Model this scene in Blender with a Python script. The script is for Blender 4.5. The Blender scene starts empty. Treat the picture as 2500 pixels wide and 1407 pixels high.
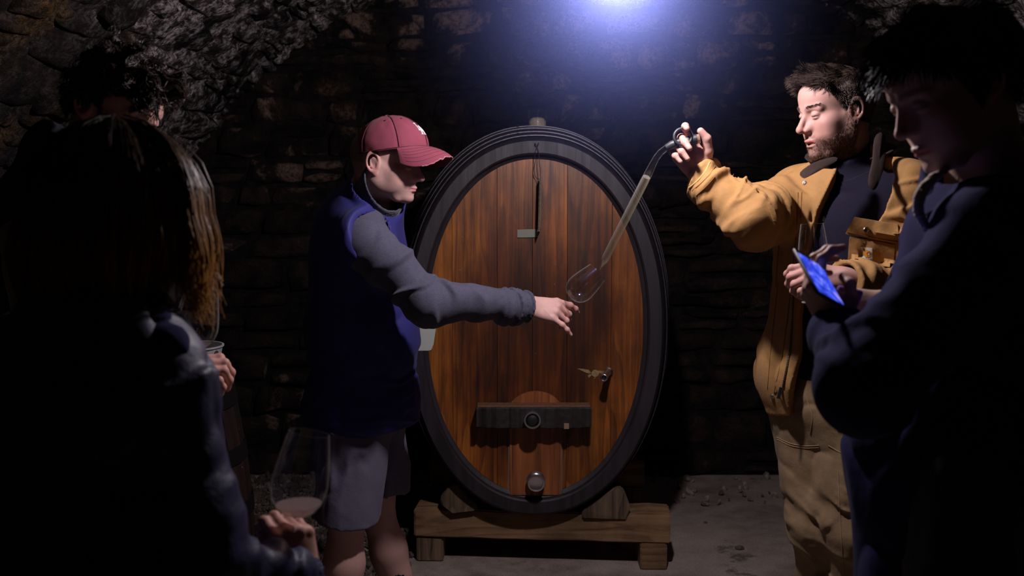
import bpy, bmesh, math, random
import numpy as np
from mathutils import Vector, Matrix, Euler, Quaternion
sc = bpy.context.scene
# ---------------------------------------------------------------- camera, light, exposure
_cam = bpy.data.cameras.new('camera'); CAM = bpy.data.objects.new('camera', _cam)
sc.collection.objects.link(CAM); sc.camera = CAM
_cam.sensor_width = 23.5; _cam.lens = 23.5 * 2430.0 / 2500.0
CAM.location = (0, 0, 1.5); CAM.rotation_euler = (math.pi / 2 - math.atan(213.5 / 2430.0), 0, 0)
_cam.clip_start = .05
_cam.dof.use_dof = True; _cam.dof.focus_distance = 3.2; _cam.dof.aperture_fstop = 2.8
_w = bpy.data.worlds.new('cellar_dark'); sc.world = _w; _w.use_nodes = True
_w.node_tree.nodes['Background'].inputs[0].default_value = (0.5, 0.55, 0.8, 1)
_w.node_tree.nodes['Background'].inputs[1].default_value = 0.0
LAMP_AT = Vector((.262, 2.50, 2.07))
LAMP_POWER = 54.0
_l = bpy.data.lights.new('lamp_light', 'POINT'); _l.energy = LAMP_POWER; _l.color = (1.0, .90, 1.0); _l.shadow_soft_size = .035
LAMP = bpy.data.objects.new('lamp_light', _l); sc.collection.objects.link(LAMP); LAMP.location = LAMP_AT
sc.view_settings.view_transform = 'Standard'; sc.view_settings.look = 'None'
sc.view_settings.exposure = 0.0; sc.view_settings.gamma = 1.0; sc.view_settings.use_curve_mapping = False
sc.cycles.max_bounces = 8; sc.cycles.transparent_max_bounces = 12; sc.cycles.diffuse_bounces = 2
sc.cycles.caustics_reflective = False; sc.cycles.caustics_refractive = False
sc.cycles.use_denoising = True
# ---------------------------------------------------------------- helpers
C = bpy.context.scene.collection
V = Vector
F_PX = 2430.0
PITCH = math.atan(213.5 / F_PX)
CAM_Z = 1.5

def W(px, py, Y):
    """a point of the cellar seen at photo pixel (px, py), Y metres ahead of the camera"""
    u = (px - 1250.0) / F_PX; v = (703.5 - py) / F_PX
    fw = math.cos(PITCH) + v * math.sin(PITCH)
    up = -math.sin(PITCH) + v * math.cos(PITCH)
    t = Y / fw
    return V((u * t, Y, CAM_Z + up * t))

def props(o, label=None, cat=None, group=None, kind=None):
    if label: o['label'] = label
    if cat: o['category'] = cat
    if group: o['group'] = group
    if kind: o['kind'] = kind
    return o

def link(name, me, m=None, parent=None, smooth=False):
    o = bpy.data.objects.new(name, me); C.objects.link(o)
    if m is not None: me.materials.append(m)
    if parent is not None: o.parent = parent
    if smooth:
        me.shade_smooth()
        if smooth == 2: me.set_sharp_from_angle(angle=math.radians(32))
    return o

def empty(name, loc=(0, 0, 0)):
    o = bpy.data.objects.new(name, None); C.objects.link(o); o.location = loc
    o.empty_display_size = 0.05
    return o

def np_mesh(name, vs, fs, m=None, parent=None, smooth=True, col=None):
    """mesh from numpy vertices and an (n,3) or (n,4) face array"""
    me = bpy.data.meshes.new(name)
    n = len(vs); k = fs.shape[1]; nf = len(fs)
    me.vertices.add(n); me.vertices.foreach_set('co', np.asarray(vs, np.float32).ravel())
    me.loops.add(nf * k); me.loops.foreach_set('vertex_index', np.asarray(fs, np.int32).ravel())
    me.polygons.add(nf); me.polygons.foreach_set('loop_start', np.arange(0, nf * k, k, dtype=np.int32))
    me.update(calc_edges=True); me.validate()
    if col is not None:
        ca = me.color_attributes.new('Col', 'FLOAT_COLOR', 'POINT')
        c4 = np.ones((n, 4), np.float32); c4[:, :3] = col
        ca.data.foreach_set('color', c4.ravel())
    if parent is not None:
        me.transform(Matrix.Translation(-root_loc(parent)))
    o = link(name, me, m, parent, smooth)
    return o

def bm_obj(name, bm, m=None, parent=None, smooth=False):
    me = bpy.data.meshes.new(name)
    bmesh.ops.recalc_face_normals(bm, faces=bm.faces[:])
    bm.to_mesh(me); bm.free()
    if parent is not None:
        me.transform(Matrix.Translation(-root_loc(parent)))
    return link(name, me, m, parent, 2 if smooth else False)

def root_loc(p):
    l = V((0, 0, 0))
    while p is not None:
        l = l + p.location; p = p.parent
    return l

def bm_box(bm, lo, hi, bev=0.0, jit=0.0, rnd=None, M=None):
    x0, y0, z0 = lo; x1, y1, z1 = hi
    r = bmesh.ops.create_cube(bm, size=1.0)
    vs = r['verts']
    for v in vs:
        v.co = V((x0 + (v.co.x + .5) * (x1 - x0), y0 + (v.co.y + .5) * (y1 - y0), z0 + (v.co.z + .5) * (z1 - z0)))
        if jit: v.co += V([rnd.uniform(-jit, jit) for _ in range(3)])
    if bev:
        es = list({e for v in vs for e in v.link_edges})
        r = bmesh.ops.bevel(bm, geom=es, offset=bev, segments=2, affect='EDGES', profile=0.5)
        vs = list({v for f in r['faces'] for v in f.verts} | {v for v in vs if v.is_valid})
    if M is not None:
        for v in vs: v.co = M @ v.co
    return vs

def bm_tube(bm, pts, rads, n=10, cap=True):
    """swept tube along points; rads one or many"""
    pts = [V(p) for p in pts]
    if not hasattr(rads, '__len__'): rads = [rads] * len(pts)
    rings = []
    t0 = (pts[1] - pts[0]).normalized()
    up = V((0, 0, 1)) if abs(t0.z) < .9 else V((1, 0, 0))
    a = t0.cross(up).normalized()
    for i, p in enumerate(pts):
        if i == 0: t = (pts[1] - pts[0])
        elif i == len(pts) - 1: t = pts[-1] - pts[-2]
        else: t = (pts[i + 1] - pts[i - 1])
        t.normalize()
        a = (a - t * a.dot(t)).normalized(); b = t.cross(a)
        rings.append([bm.verts.new(p + (a * math.cos(2 * math.pi * k / n) + b * math.sin(2 * math.pi * k / n)) * rads[i]) for k in range(n)])
    for r0, r1 in zip(rings, rings[1:]):
        for k in range(n):
            bm.faces.new((r0[k], r0[(k + 1) % n], r1[(k + 1) % n], r1[k]))
    if cap:
        bm.faces.new(rings[0][::-1]); bm.faces.new(rings[-1])
    return rings

def bm_lathe(bm, prof, M=None, n=32, close=False):
    """prof: list of (r, z) about Z"""
    M = M or Matrix()
    rings = []
    for r, z in prof:
        if r < 1e-6: rings.append([bm.verts.new(M @ V((0, 0, z)))])
        else: rings.append([bm.verts.new(M @ V((r * math.cos(2 * math.pi * k / n), r * math.sin(2 * math.pi * k / n), z))) for k in range(n)])
    prs = list(zip(rings, rings[1:]))
    if close: prs.append((rings[-1], rings[0]))
    for r0, r1 in prs:
        for k in range(n):
            q = []
            for v in (r0[k % len(r0)], r0[(k + 1) % n % len(r0)], r1[(k + 1) % n % len(r1)], r1[k % len(r1)]):
                if v not in q: q.append(v)
            if len(q) > 2:
                try: bm.faces.new(q)
                except ValueError: pass

def frame(origin, x=None, z=None, y=None):
    """rigid matrix from an origin and two axes (first named kept, second squared up)"""
    if x is not None and z is not None:
        X = V(x).normalized(); Z = V(z); Z = (Z - X * Z.dot(X)).normalized(); Y = Z.cross(X)
    elif z is not None and y is not None:
        Z = V(z).normalized(); Y = V(y); Y = (Y - Z * Y.dot(Z)).normalized(); X = Y.cross(Z)
    else:
        Z = V(z).normalized(); X = V((1, 0, 0)) if abs(Z.x) < .8 else V((0, 1, 0))
        X = (X - Z * X.dot(Z)).normalized(); Y = Z.cross(X)
    M = Matrix.Identity(4)
    for i in range(3):
        M[i][0] = X[i]; M[i][1] = Y[i]; M[i][2] = Z[i]; M[i][3] = origin[i]
    return M

# ---------------------------------------------------------------- numpy noise
def _hash(ix, iy, iz):
    h = (ix.astype(np.uint32) * np.uint32(374761393)) ^ (iy.astype(np.uint32) * np.uint32(668265263)) ^ (iz.astype(np.uint32) * np.uint32(2147483647 - 58))
    h = (h ^ (h >> np.uint32(13))) * np.uint32(1274126177)
    h = h ^ (h >> np.uint32(16))
    return (h & np.uint32(0xffff)).astype(np.float32) / np.float32(32767.5) - np.float32(1)

def vnoise(P):
    """value noise -1..1 of an (n,3) array"""
    P = P.astype(np.float32) + np.float32(1000.)
    I = np.floor(P); f = P - I; I = I.astype(np.int64)
    f = f * f * (3 - 2 * f)
    r = 0
    for dx in (0, 1):
        wx = f[..., 0] if dx else 1 - f[..., 0]
        for dy in (0, 1):
            wy = f[..., 1] if dy else 1 - f[..., 1]
            for dz in (0, 1):
                wz = f[..., 2] if dz else 1 - f[..., 2]
                r = r + wx * wy * wz * _hash(I[..., 0] + dx, I[..., 1] + dy, I[..., 2] + dz)
    return r

def fbm(P, o=3):
    r = 0; a = 1.0
    for i in range(o):
        r = r + a * vnoise(P * (2.03 ** i) + i * 17.3); a *= .5
    return r / 1.75

# ---------------------------------------------------------------- signed distance sculpting
def A3(v): return np.array((v[0], v[1], v[2]), np.float32)

class SDF:
    def __init__(s): s.ops = []
    def add(s, kind, f, c, r, k=0.01):
        s.ops.append((kind, f, A3(c), float(r), float(k))); return s
    # primitives -------------------------------------------------
    def cap(s, a, b, ra, rb=None, k=0.01, op='u'):
        rb = ra if rb is None else rb
        a_, b_ = A3(a), A3(b); ba = b_ - a_; L2 = float(ba @ ba) + 1e-12
        def f(P):
            pa = P - a_
            h = np.clip((pa @ ba) / L2, 0, 1)
            q = pa - h[..., None] * ba
            return np.sqrt((q * q).sum(-1)) - (ra + (rb - ra) * h)
        return s.add(op, f, (a_ + b_) / 2, math.sqrt(L2) / 2 + max(ra, rb), k)
    def sph(s, c, r, k=0.01, op='u'):
        return s.cap(c, c, r, r, k, op)
    def ell(s, c, rad, R=None, k=0.01, op='u'):
        c_ = A3(c); r_ = A3(rad)
        Rm = None if R is None else np.array([[R[i][j] for j in range(3)] for i in range(3)], np.float32)
        def f(P):
            q = P - c_
            if Rm is not None: q = q @ Rm
            k0 = np.sqrt(((q / r_) ** 2).sum(-1)); k1 = np.sqrt(((q / (r_ * r_)) ** 2).sum(-1)) + 1e-9
            return k0 * (k0 - 1) / k1
        return s.add(op, f, c, max(rad), k)
    def box(s, c, half, R=None, rnd=0.0, k=0.01, op='u'):
        c_ = A3(c); h_ = A3(half) - rnd
        Rm = None if R is None else np.array([[R[i][j] for j in range(3)] for i in range(3)], np.float32)
        def f(P):
            q = P - c_
            if Rm is not None: q = q @ Rm
            q = np.abs(q) - h_
            return np.sqrt((np.maximum(q, 0) ** 2).sum(-1)) + np.minimum(q.max(-1), 0) - rnd
        return s.add(op, f, c, float(np.linalg.norm(A3(half))), k)
    def tor(s, c, R, major, minor, sx=1.0, k=0.004, op='u'):
        """ring in local xz plane, stretched by sx along z"""
        c_ = A3(c); Rm = np.array([[R[i][j] for j in range(3)] for i in range(3)], np.float32)
        def f(P):
            q = (P - c_) @ Rm
            l = np.sqrt(q[..., 0] ** 2 + (q[..., 2] / sx) ** 2) - major
            return np.sqrt(l * l + q[..., 1] ** 2) - minor
        return s.add(op, f, c, major * max(1, sx) + minor, k)
    def cut(s, p, n, k=0.002):
        """remove everything on the side the normal points to"""
        p_, n_ = A3(p), A3(V(n).normalized())
        return s.add('S', lambda P: -((P - p_) @ n_), p, 1e6, k)
    def keep(s): return s.add('b', None, (0, 0, 0), 1e6)
    def limit(s, t): return s.add('c', None, (0, 0, 0), 1e6, t)
    def hollow(s, t): return s.add('h', None, (0, 0, 0), 1e6, t)
    def fun(s, kind, f, c=(0, 0, 0), r=1e6, k=0.002):
        return s.add(kind, f, c, r, k)
    # evaluation -------------------------------------------------
    def ev(s, P, ctr=None, rad=0.0, start=10.0):
        """P (nb, m, 3)"""
        d = np.full(P.shape[:2], start, np.float32)
        for kind, f, c, r, k in s.ops:
            if ctr is None or r > 1e5: sel = slice(None)
            else:
                sel = np.nonzero(((ctr - c) ** 2).sum(1) < (r + rad + k * 2 + .004) ** 2)[0]
                if len(sel) == 0: continue
            Pp = P[sel]; dd = d[sel]
            if kind == 'u':
                g = f(Pp); h = np.clip(.5 + .5 * (dd - g) / k, 0, 1)
                d[sel] = dd + (g - dd) * h - k * h * (1 - h)
            elif kind in 'sS':
                g = f(Pp); h = np.clip(.5 - .5 * (dd + g) / k, 0, 1)
                d[sel] = dd + (-g - dd) * h + k * h * (1 - h)
            elif kind == 'd':       # displacement: f(P, d) added
                d[sel] = dd + f(Pp)
            elif kind == 'f':       # free function of P and d
                d[sel] = f(Pp, dd)
            elif kind == 'b':       # remember the smooth shape
                base = d.copy()
            elif kind == 'c':       # keep the relief within bounds
                d = base + k * np.tanh((d - base) / k)
            elif kind == 'h':       # hollow it out below the remembered shape
                d = np.maximum(d, -(base + k))
        return d
    def mesh(s, h, lo, hi, B=8, slack=1.6):
        lo = A3(lo); hi = A3(hi)
        nb = np.ceil((hi - lo) / (h * B)).astype(int)
        N = nb * B
        gi = np.stack(np.meshgrid(*[np.arange(n) for n in nb], indexing='ij'), -1).reshape(-1, 3)
        ctr = (lo + (gi + .5) * (B * h) - .5 * h).astype(np.float32)
        fc = s.ev(ctr[None].transpose(1, 0, 2))[:, 0]
        br = B * h * .87
        act = np.abs(fc) < br * slack + .012
        D = np.repeat(np.repeat(np.repeat(fc.reshape(nb), B, 0), B, 1), B, 2).astype(np.float32)
        D = np.where(D > 0, np.float32(1), np.float32(-1))
        ai = gi[act]; o = np.stack(np.meshgrid(*[np.arange(B)] * 3, indexing='ij'), -1).reshape(-1, 3)
        for i0 in range(0, len(ai), 400):
            a = ai[i0:i0 + 400]
            idx = a[:, None, :] * B + o[None]
            P = (lo + idx * h).astype(np.float32)
            d = s.ev(P, ctr[act][i0:i0 + 400], br)
            D[idx[..., 0], idx[..., 1], idx[..., 2]] = d
        S = D < 0
        S[0] = S[-1] = False; S[:, 0] = S[:, -1] = False; S[:, :, 0] = S[:, :, -1] = False
        D = np.where(S, np.minimum(D, -1e-6), np.maximum(D, 1e-6))
        cnt = np.zeros(np.array(S.shape) - 1, np.int8)
        cs = [(x, y, z) for x in (0, 1) for y in (0, 1) for z in (0, 1)]
        n0, n1, n2 = cnt.shape
        for x, y, z in cs: cnt += S[x:x + n0, y:y + n1, z:z + n2]
        cell = np.argwhere((cnt > 0) & (cnt < 8))
        ids = np.full(cnt.shape, -1, np.int32)
        ids[cell[:, 0], cell[:, 1], cell[:, 2]] = np.arange(len(cell))
        val = {c: D[cell[:, 0] + c[0], cell[:, 1] + c[1], cell[:, 2] + c[2]] for c in cs}
        acc = np.zeros((len(cell), 3), np.float32); w = np.zeros(len(cell), np.float32)
        for c in cs:
            for ax in range(3):
                if c[ax] == 0:
                    e = list(c); e[ax] = 1; e = tuple(e)
                    a, b = val[c], val[e]
                    m = (a < 0) != (b < 0)
                    t = np.where(m, a / np.where(m, a - b, 1), 0)
                    p = np.zeros((len(cell), 3), np.float32) + np.array(c, np.float32)
                    p[:, ax] = t
                    acc += p * m[:, None]; w += m
        vs = lo + (cell + acc / w[:, None]) * h
        qs = []
        for ax in range(3):
            u, v = [a for a in range(3) if a != ax]
            s0 = [slice(1, -1)] * 3; s1 = [slice(1, -1)] * 3
            s0[ax] = slice(0, -1); s1[ax] = slice(1, None)
            A_, B_ = S[tuple(s0)], S[tuple(s1)]
            e = np.argwhere(A_ != B_)
            fl = A_[e[:, 0], e[:, 1], e[:, 2]]
            off = np.ones(3, int); off[ax] = 0
            e = e + off
            def g(du, dv):
                q = e.copy(); q[:, u] -= du; q[:, v] -= dv
                return ids[q[:, 0], q[:, 1], q[:, 2]]
            q = np.stack([g(1, 1), g(0, 1), g(0, 0), g(1, 0)], 1)
            fl = fl if ax != 1 else ~fl
            q[~fl] = q[~fl][:, ::-1]
            qs.append(q)
        q = np.concatenate(qs); q = q[(q >= 0).all(1)]
        return vs.astype(np.float32), q

def join_np(parts):
    vs, fs, n = [], [], 0
    for v, f in parts:
        vs.append(v); fs.append(f + n); n += len(v)
    return np.concatenate(vs), np.concatenate(fs)

def to_local(M, P):
    I = np.array(M.inverted(), np.float32)
    return P @ I[:3, :3].T + I[:3, 3]
def to_world(M, P):
    I = np.array(M, np.float32)
    return P @ I[:3, :3].T + I[:3, 3]
# ---------------------------------------------------------------- materials
def mat_new(name):
    m = bpy.data.materials.new(name); m.use_nodes = True
    nt = m.node_tree; return m, nt, nt.nodes['Principled BSDF']
def mat_simple(name, col, rough=.7, metal=0.0, spec=.5, bump=0.0, bscale=200.0, var=0.0):
    m, nt, b = mat_new(name)
    b.inputs['Base Color'].default_value = (*col, 1); b.inputs['Roughness'].default_value = rough
    b.inputs['Metallic'].default_value = metal; b.inputs['Specular IOR Level'].default_value = spec
    if bump or var:
        N = NT(nt); n = N.noise(bscale, 4)
        if var:
            r = N.ramp(n, [(0.3, tuple(c * (1 - var) for c in col)), (.7, tuple(min(1, c * (1 + var)) for c in col))])
            nt.links.new(r, b.inputs['Base Color'])
        if bump: N.bump(n, bump, .002, b)
    return m

class NT:
    """small helper for node graphs"""
    def __init__(s, nt):
        s.nt = nt; s.tc = nt.nodes.new('ShaderNodeTexCoord'); s.co = s.tc.outputs['Object']
    def map(s, scale=(1, 1, 1), loc=(0, 0, 0), rot=(0, 0, 0), src=None):
        n = s.nt.nodes.new('ShaderNodeMapping'); n.inputs['Scale'].default_value = scale
        n.inputs['Location'].default_value = loc; n.inputs['Rotation'].default_value = rot
        s.nt.links.new(src or s.co, n.inputs[0]); return n.outputs[0]
    def noise(s, scale, detail=4, vec=None, rough=.55, dist=0.0):
        n = s.nt.nodes.new('ShaderNodeTexNoise'); n.inputs['Scale'].default_value = scale
        n.inputs['Detail'].default_value = detail; n.inputs['Roughness'].default_value = rough
        n.inputs['Distortion'].default_value = dist
        s.nt.links.new(vec or s.co, n.inputs['Vector']); return n.outputs['Fac']
    def ramp(s, fac, stops, interp='LINEAR'):
        n = s.nt.nodes.new('ShaderNodeValToRGB'); e = n.color_ramp.elements; n.color_ramp.interpolation = interp
        while len(e) < len(stops): e.new(.5)
        for i, (p, c) in enumerate(stops):
            e[i].position = p; e[i].color = (*c, 1) if hasattr(c, '__len__') else (c, c, c, 1)
        s.nt.links.new(fac, n.inputs[0]); return n.outputs[0]
    def mix(s, fac, a, b, mode='MIX'):
        n = s.nt.nodes.new('ShaderNodeMix'); n.data_type = 'RGBA'; n.blend_type = mode
        for sock, v in ((n.inputs[0], fac), (n.inputs[6], a), (n.inputs[7], b)):
            if isinstance(v, (int, float)): sock.default_value = v
            elif isinstance(v, tuple): sock.default_value = (*v, 1)
            else: s.nt.links.new(v, sock)
        return n.outputs[2]
    def math(s, op, a, b=0.0, clamp=False):
        n = s.nt.nodes.new('ShaderNodeMath'); n.operation = op; n.use_clamp = clamp
        for sock, v in ((n.inputs[0], a), (n.inputs[1], b)):
            if isinstance(v, (int, float)): sock.default_value = v
            else: s.nt.links.new(v, sock)
        return n.outputs[0]
    def bump(s, h, strength, dist, b):
        n = s.nt.nodes.new('ShaderNodeBump'); n.inputs['Strength'].default_value = strength; n.inputs['Distance'].default_value = dist
        s.nt.links.new(h, n.inputs['Height']); s.nt.links.new(n.outputs[0], b.inputs['Normal'])
    def sep(s, src=None):
        n = s.nt.nodes.new('ShaderNodeSeparateXYZ'); s.nt.links.new(src or s.co, n.inputs[0]); return n.outputs
    def rnd(s):
        n = s.nt.nodes.new('ShaderNodeObjectInfo'); return n.outputs['Random']
    def link(s, a, b): s.nt.links.new(a, b)

def mat_stone(name, soot, brown, ochre, pale, pale_at=.62, seed=0.0, spec=.2, ochre_at=.6, lit_wash=None):
    m, nt, b = mat_new(name); N = NT(nt)
    v = N.map(loc=(seed, seed * 2, 0))
    big = N.noise(1.6, 5, v, .6); mid = N.noise(5.5, 6, N.map(loc=(3 + seed, 1, 7)), .62, .4)
    fine = N.noise(42, 6, v, .7); grit = N.noise(160, 3, v, .6)
    base = N.mix(N.ramp(mid, [(.36, 0.0), (.58, 1.0)]), soot, brown)
    tone = N.math('ADD', N.math('MULTIPLY', N.rnd(), .5), .72)
    base = N.mix(1.0, base, N.ramp(tone, [(0, 0.0), (1, 1.0)]), 'MULTIPLY') if False else base
    oc = N.math('MULTIPLY', N.ramp(N.noise(2.3, 4, N.map(loc=(9 + seed, 4, 2))), [(ochre_at, 0.0), (ochre_at + .1, 1.0)]), N.ramp(fine, [(.38, 0.0), (.6, 1.0)]))
    base = N.mix(oc, base, ochre)
    pl = N.math('MULTIPLY', N.ramp(N.math('ADD', big, N.math('MULTIPLY', N.math('SUBTRACT', mid, .5), .9)), [(pale_at, 0.0), (pale_at + .08, 1.0)]), N.ramp(fine, [(.33, 0.15), (.52, 1.0)]))
    if lit_wash:       # lit patch painted into the colour: paler higher up and deeper in
        xyz = N.sep(); k = N.math('ADD', N.math('MULTIPLY', N.math('SUBTRACT', xyz[2], lit_wash[0]), 1.7), N.math('MULTIPLY', N.math('SUBTRACT', xyz[1], lit_wash[1]), .9))
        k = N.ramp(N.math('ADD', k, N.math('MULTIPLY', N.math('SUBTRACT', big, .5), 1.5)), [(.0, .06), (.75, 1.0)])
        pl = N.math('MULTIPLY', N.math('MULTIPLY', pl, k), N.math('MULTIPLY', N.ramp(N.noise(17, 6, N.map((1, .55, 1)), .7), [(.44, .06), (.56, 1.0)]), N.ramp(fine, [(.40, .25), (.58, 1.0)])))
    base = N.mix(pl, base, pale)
    r = N.ramp(N.rnd(), [(0, .55), (1, 1.25)])
    base = N.mix(1.0, base, r, 'MULTIPLY')
    base = N.mix(1.0, base, N.ramp(fine, [(.2, .45), (.75, 1.35)]), 'MULTIPLY')
    N.link(base, b.inputs['Base Color']); b.inputs['Roughness'].default_value = .82
    b.inputs['Specular IOR Level'].default_value = spec
    hgt = N.math('ADD', N.math('MULTIPLY', fine, .8), N.math('ADD', N.math('MULTIPLY', grit, .25), N.math('MULTIPLY', mid, 1.6)))
    N.bump(hgt, 1.0, .030, b)
    return m

def mat_wood(name, light, mid, dark, stretch=(26, 26, 1.6), rough=.42, stain=.55, axis=2, spec=.5, bump=.15, coat=0.0, middle=None, streak=1.0):
    m, nt, b = mat_new(name); N = NT(nt)
    sc3 = list(stretch)
    off = nt.nodes.new('ShaderNodeCombineXYZ'); N.link(N.math('MULTIPLY', N.rnd(), 31.0), off.inputs[0]); N.link(N.math('MULTIPLY', N.rnd(), 17.0), off.inputs[2])
    add = nt.nodes.new('ShaderNodeVectorMath'); add.operation = 'ADD'; N.link(N.co, add.inputs[0]); N.link(off.outputs[0], add.inputs[1])
    v = add.outputs[0]
    warp = N.noise(1.1, 3, N.map((2.5, 2.5, .9), src=v))
    g = nt.nodes.new('ShaderNodeTexNoise'); g.inputs['Detail'].default_value = 6; g.inputs['Roughness'].default_value = .62
    g.inputs['Scale'].default_value = 1.0; g.inputs['Distortion'].default_value = .6
    N.link(N.map(tuple(sc3), src=v), g.inputs['Vector'])
    ringv = N.math('FRACT', N.math('MULTIPLY', N.noise(1.0, 2, N.map((4.2, 4.2, .38) if axis == 2 else (.38, 4.2, 4.2), src=v)), 16.0))
    ring = N.ramp(ringv, [(0, 0.2), (.5, .75), (.93, 1.0), (1, 0.1)])
    fine = N.noise(1.0, 4, N.map((190, 190, 5) if axis == 2 else (5, 190, 190), src=v), .7)
    gf = N.math('ADD', N.math('MULTIPLY', N.math('ADD', N.math('MULTIPLY', N.math('SUBTRACT', g.outputs['Fac'], .5), streak), .5), .55), N.math('ADD', N.math('MULTIPLY', ring, .17), N.math('MULTIPLY', fine, .28)))
    c = N.ramp(gf, [(.36, dark), (.52, mid), (.72, light)])
    st = N.ramp(N.math('ADD', N.noise(2.2, 6, N.map((2.2, 2.2, 1.0), src=v), .62), N.math('MULTIPLY', N.math('SUBTRACT', g.outputs['Fac'], .5), .35)), [(.36, 0.12), (.50, .6), (.62, 1.0)])
    c = N.mix(stain, c, N.mix(1.0, c, st, 'MULTIPLY'))
    c = N.mix(1.0, c, N.ramp(N.rnd(), [(0, .82), (1, 1.10)]), 'MULTIPLY')
    if middle:     # middle boards darker, golden towards the rim, border broken by noise
        xyz = N.sep(); dx = N.math('DIVIDE', N.math('SUBTRACT', xyz[0], middle[0]), middle[2]); dz = N.math('DIVIDE', N.math('SUBTRACT', xyz[2], middle[1]), middle[3])
        rr = N.math('SQRT', N.math('ADD', N.math('MULTIPLY', dx, dx), N.math('MULTIPLY', dz, dz)))
        rr = N.math('ADD', rr, N.math('MULTIPLY', N.math('SUBTRACT', N.noise(3.2, 6, N.map((1, 1, .45)), .65), .5), 1.5))
        c = N.mix(1.0, c, N.ramp(rr, [(.22, (.30, .22, .19)), (.60, (.58, .47, .40)), (.92, (1.22, 1.22, 1.1))]), 'MULTIPLY')
    sp = N.ramp(N.noise(90, 2, src_or(N, v)), [(.74, 0.0), (.78, 1.0)])
    c = N.mix(N.math('MULTIPLY', sp, .35), c, (.45, .36, .30))
    N.link(c, b.inputs['Base Color']); b.inputs['Specular IOR Level'].default_value = spec
    N.link(N.ramp(gf, [(.3, rough + .12), (.7, rough)]), b.inputs['Roughness'])
    b.inputs['Coat Weight'].default_value = coat; b.inputs['Coat Roughness'].default_value = .25
    N.bump(N.math('ADD', gf, N.math('MULTIPLY', fine, .4)), bump, .004, b)
    return m
def src_or(N, v): return N.map((1, 1, 1), src=v)

def mat_fabric(name, col, rough=.85, weave=900.0, wb=.25, fold=.0, var=.12, sheen=.2, spec=.25, melange=0.0, lit_wash=(1, 1, 1)):
    m, nt, b = mat_new(name); N = NT(nt)
    v = N.co; fib = N.noise(weave, 2, v, .7); big = N.noise(7, 5, v, .6); mid = N.noise(34, 4, v, .6)
    c = N.mix(1.0, col, N.ramp(N.math('ADD', N.math('MULTIPLY', big, .6), N.math('MULTIPLY', mid, .4)), [(.3, 1 - var), (.7, 1 + var)]), 'MULTIPLY')
    if melange:
        h = N.noise(1.0, 3, N.map((120, 120, 900)), .7)
        c = N.mix(1.0, c, N.ramp(h, [(.3, 1 - melange), (.7, 1 + melange)]), 'MULTIPLY')
    N.link(c, b.inputs['Base Color']); b.inputs['Roughness'].default_value = rough
    b.inputs['Specular IOR Level'].default_value = spec
    b.inputs['Sheen Weight'].default_value = sheen; b.inputs['Sheen Roughness'].default_value = .5
    hgt = N.math('ADD', N.math('MULTIPLY', fib, .15), N.math('ADD', N.math('MULTIPLY', mid, .5 + fold), N.math('MULTIPLY', big, fold * 3)))
    N.bump(hgt, wb, .006, b)
    return m

def mat_skin(name, rough=.56, sss=.12):
    m, nt, b = mat_new(name); N = NT(nt)
    a = nt.nodes.new('ShaderNodeVertexColor'); a.layer_name = 'Col'
    N.link(a.outputs[0], b.inputs['Base Color']); b.inputs['Roughness'].default_value = rough
    b.inputs['Subsurface Weight'].default_value = sss; b.inputs['Subsurface Radius'].default_value = (1, .35, .2)
    b.inputs['Subsurface Scale'].default_value = .008; b.inputs['Specular IOR Level'].default_value = .3
    N.bump(N.noise(700, 3), .18, .0012, b)
    return m

def mat_glass(name, col=(1, 1, 1), ior=1.5, rough=0.02, body=0.0, edge=.30):
    """thin clear glass or clear liquid: sees through, mirrors by Fresnel, a little body colour"""
    m = bpy.data.materials.new(name); m.use_nodes = True; nt = m.node_tree; nt.nodes.clear()
    o = nt.nodes.new('ShaderNodeOutputMaterial'); t = nt.nodes.new('ShaderNodeBsdfTransparent'); t.inputs[0].default_value = (*col, 1)
    g = nt.nodes.new('ShaderNodeBsdfGlossy'); g.inputs['Roughness'].default_value = rough
    lw = nt.nodes.new('ShaderNodeLayerWeight'); lw.inputs[0].default_value = .5
    def mth(op, a, b):
        n = nt.nodes.new('ShaderNodeMath'); n.operation = op
        for k, v in enumerate((a, b)):
            if isinstance(v, float): n.inputs[k].default_value = v
            else: nt.links.new(v, n.inputs[k])
        return n.outputs[0]
    fr = mth('ADD', mth('MULTIPLY', mth('POWER', lw.outputs['Facing'], 4.0), .30), .05)
    base = t
    if body:
        d = nt.nodes.new('ShaderNodeBsdfTranslucent'); d.inputs[0].default_value = (*col, 1); d2 = nt.nodes.new('ShaderNodeBsdfDiffuse'); d2.inputs[0].default_value = (*col, 1)
        m1 = nt.nodes.new('ShaderNodeMixShader'); m1.inputs[0].default_value = .5; nt.links.new(d.outputs[0], m1.inputs[1]); nt.links.new(d2.outputs[0], m1.inputs[2])
        m2 = nt.nodes.new('ShaderNodeMixShader'); m2.inputs[0].default_value = body; nt.links.new(t.outputs[0], m2.inputs[1]); nt.links.new(m1.outputs[0], m2.inputs[2]); base = m2
    mx = nt.nodes.new('ShaderNodeMixShader'); nt.links.new(fr, mx.inputs[0]); nt.links.new(base.outputs[0], mx.inputs[1]); nt.links.new(g.outputs[0], mx.inputs[2])
    # the thick edge of the glass seen along its wall scatters a little light
    q = mth('MULTIPLY', mth('POWER', lw.outputs['Facing'], 7.0), edge)
    dd = nt.nodes.new('ShaderNodeBsdfDiffuse'); dd.inputs[0].default_value = (.75, .75, .75, 1)
    mz = nt.nodes.new('ShaderNodeMixShader'); nt.links.new(q, mz.inputs[0]); nt.links.new(mx.outputs[0], mz.inputs[1]); nt.links.new(dd.outputs[0], mz.inputs[2])
    nt.links.new(mz.outputs[0], o.inputs[0])
    return m

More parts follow.
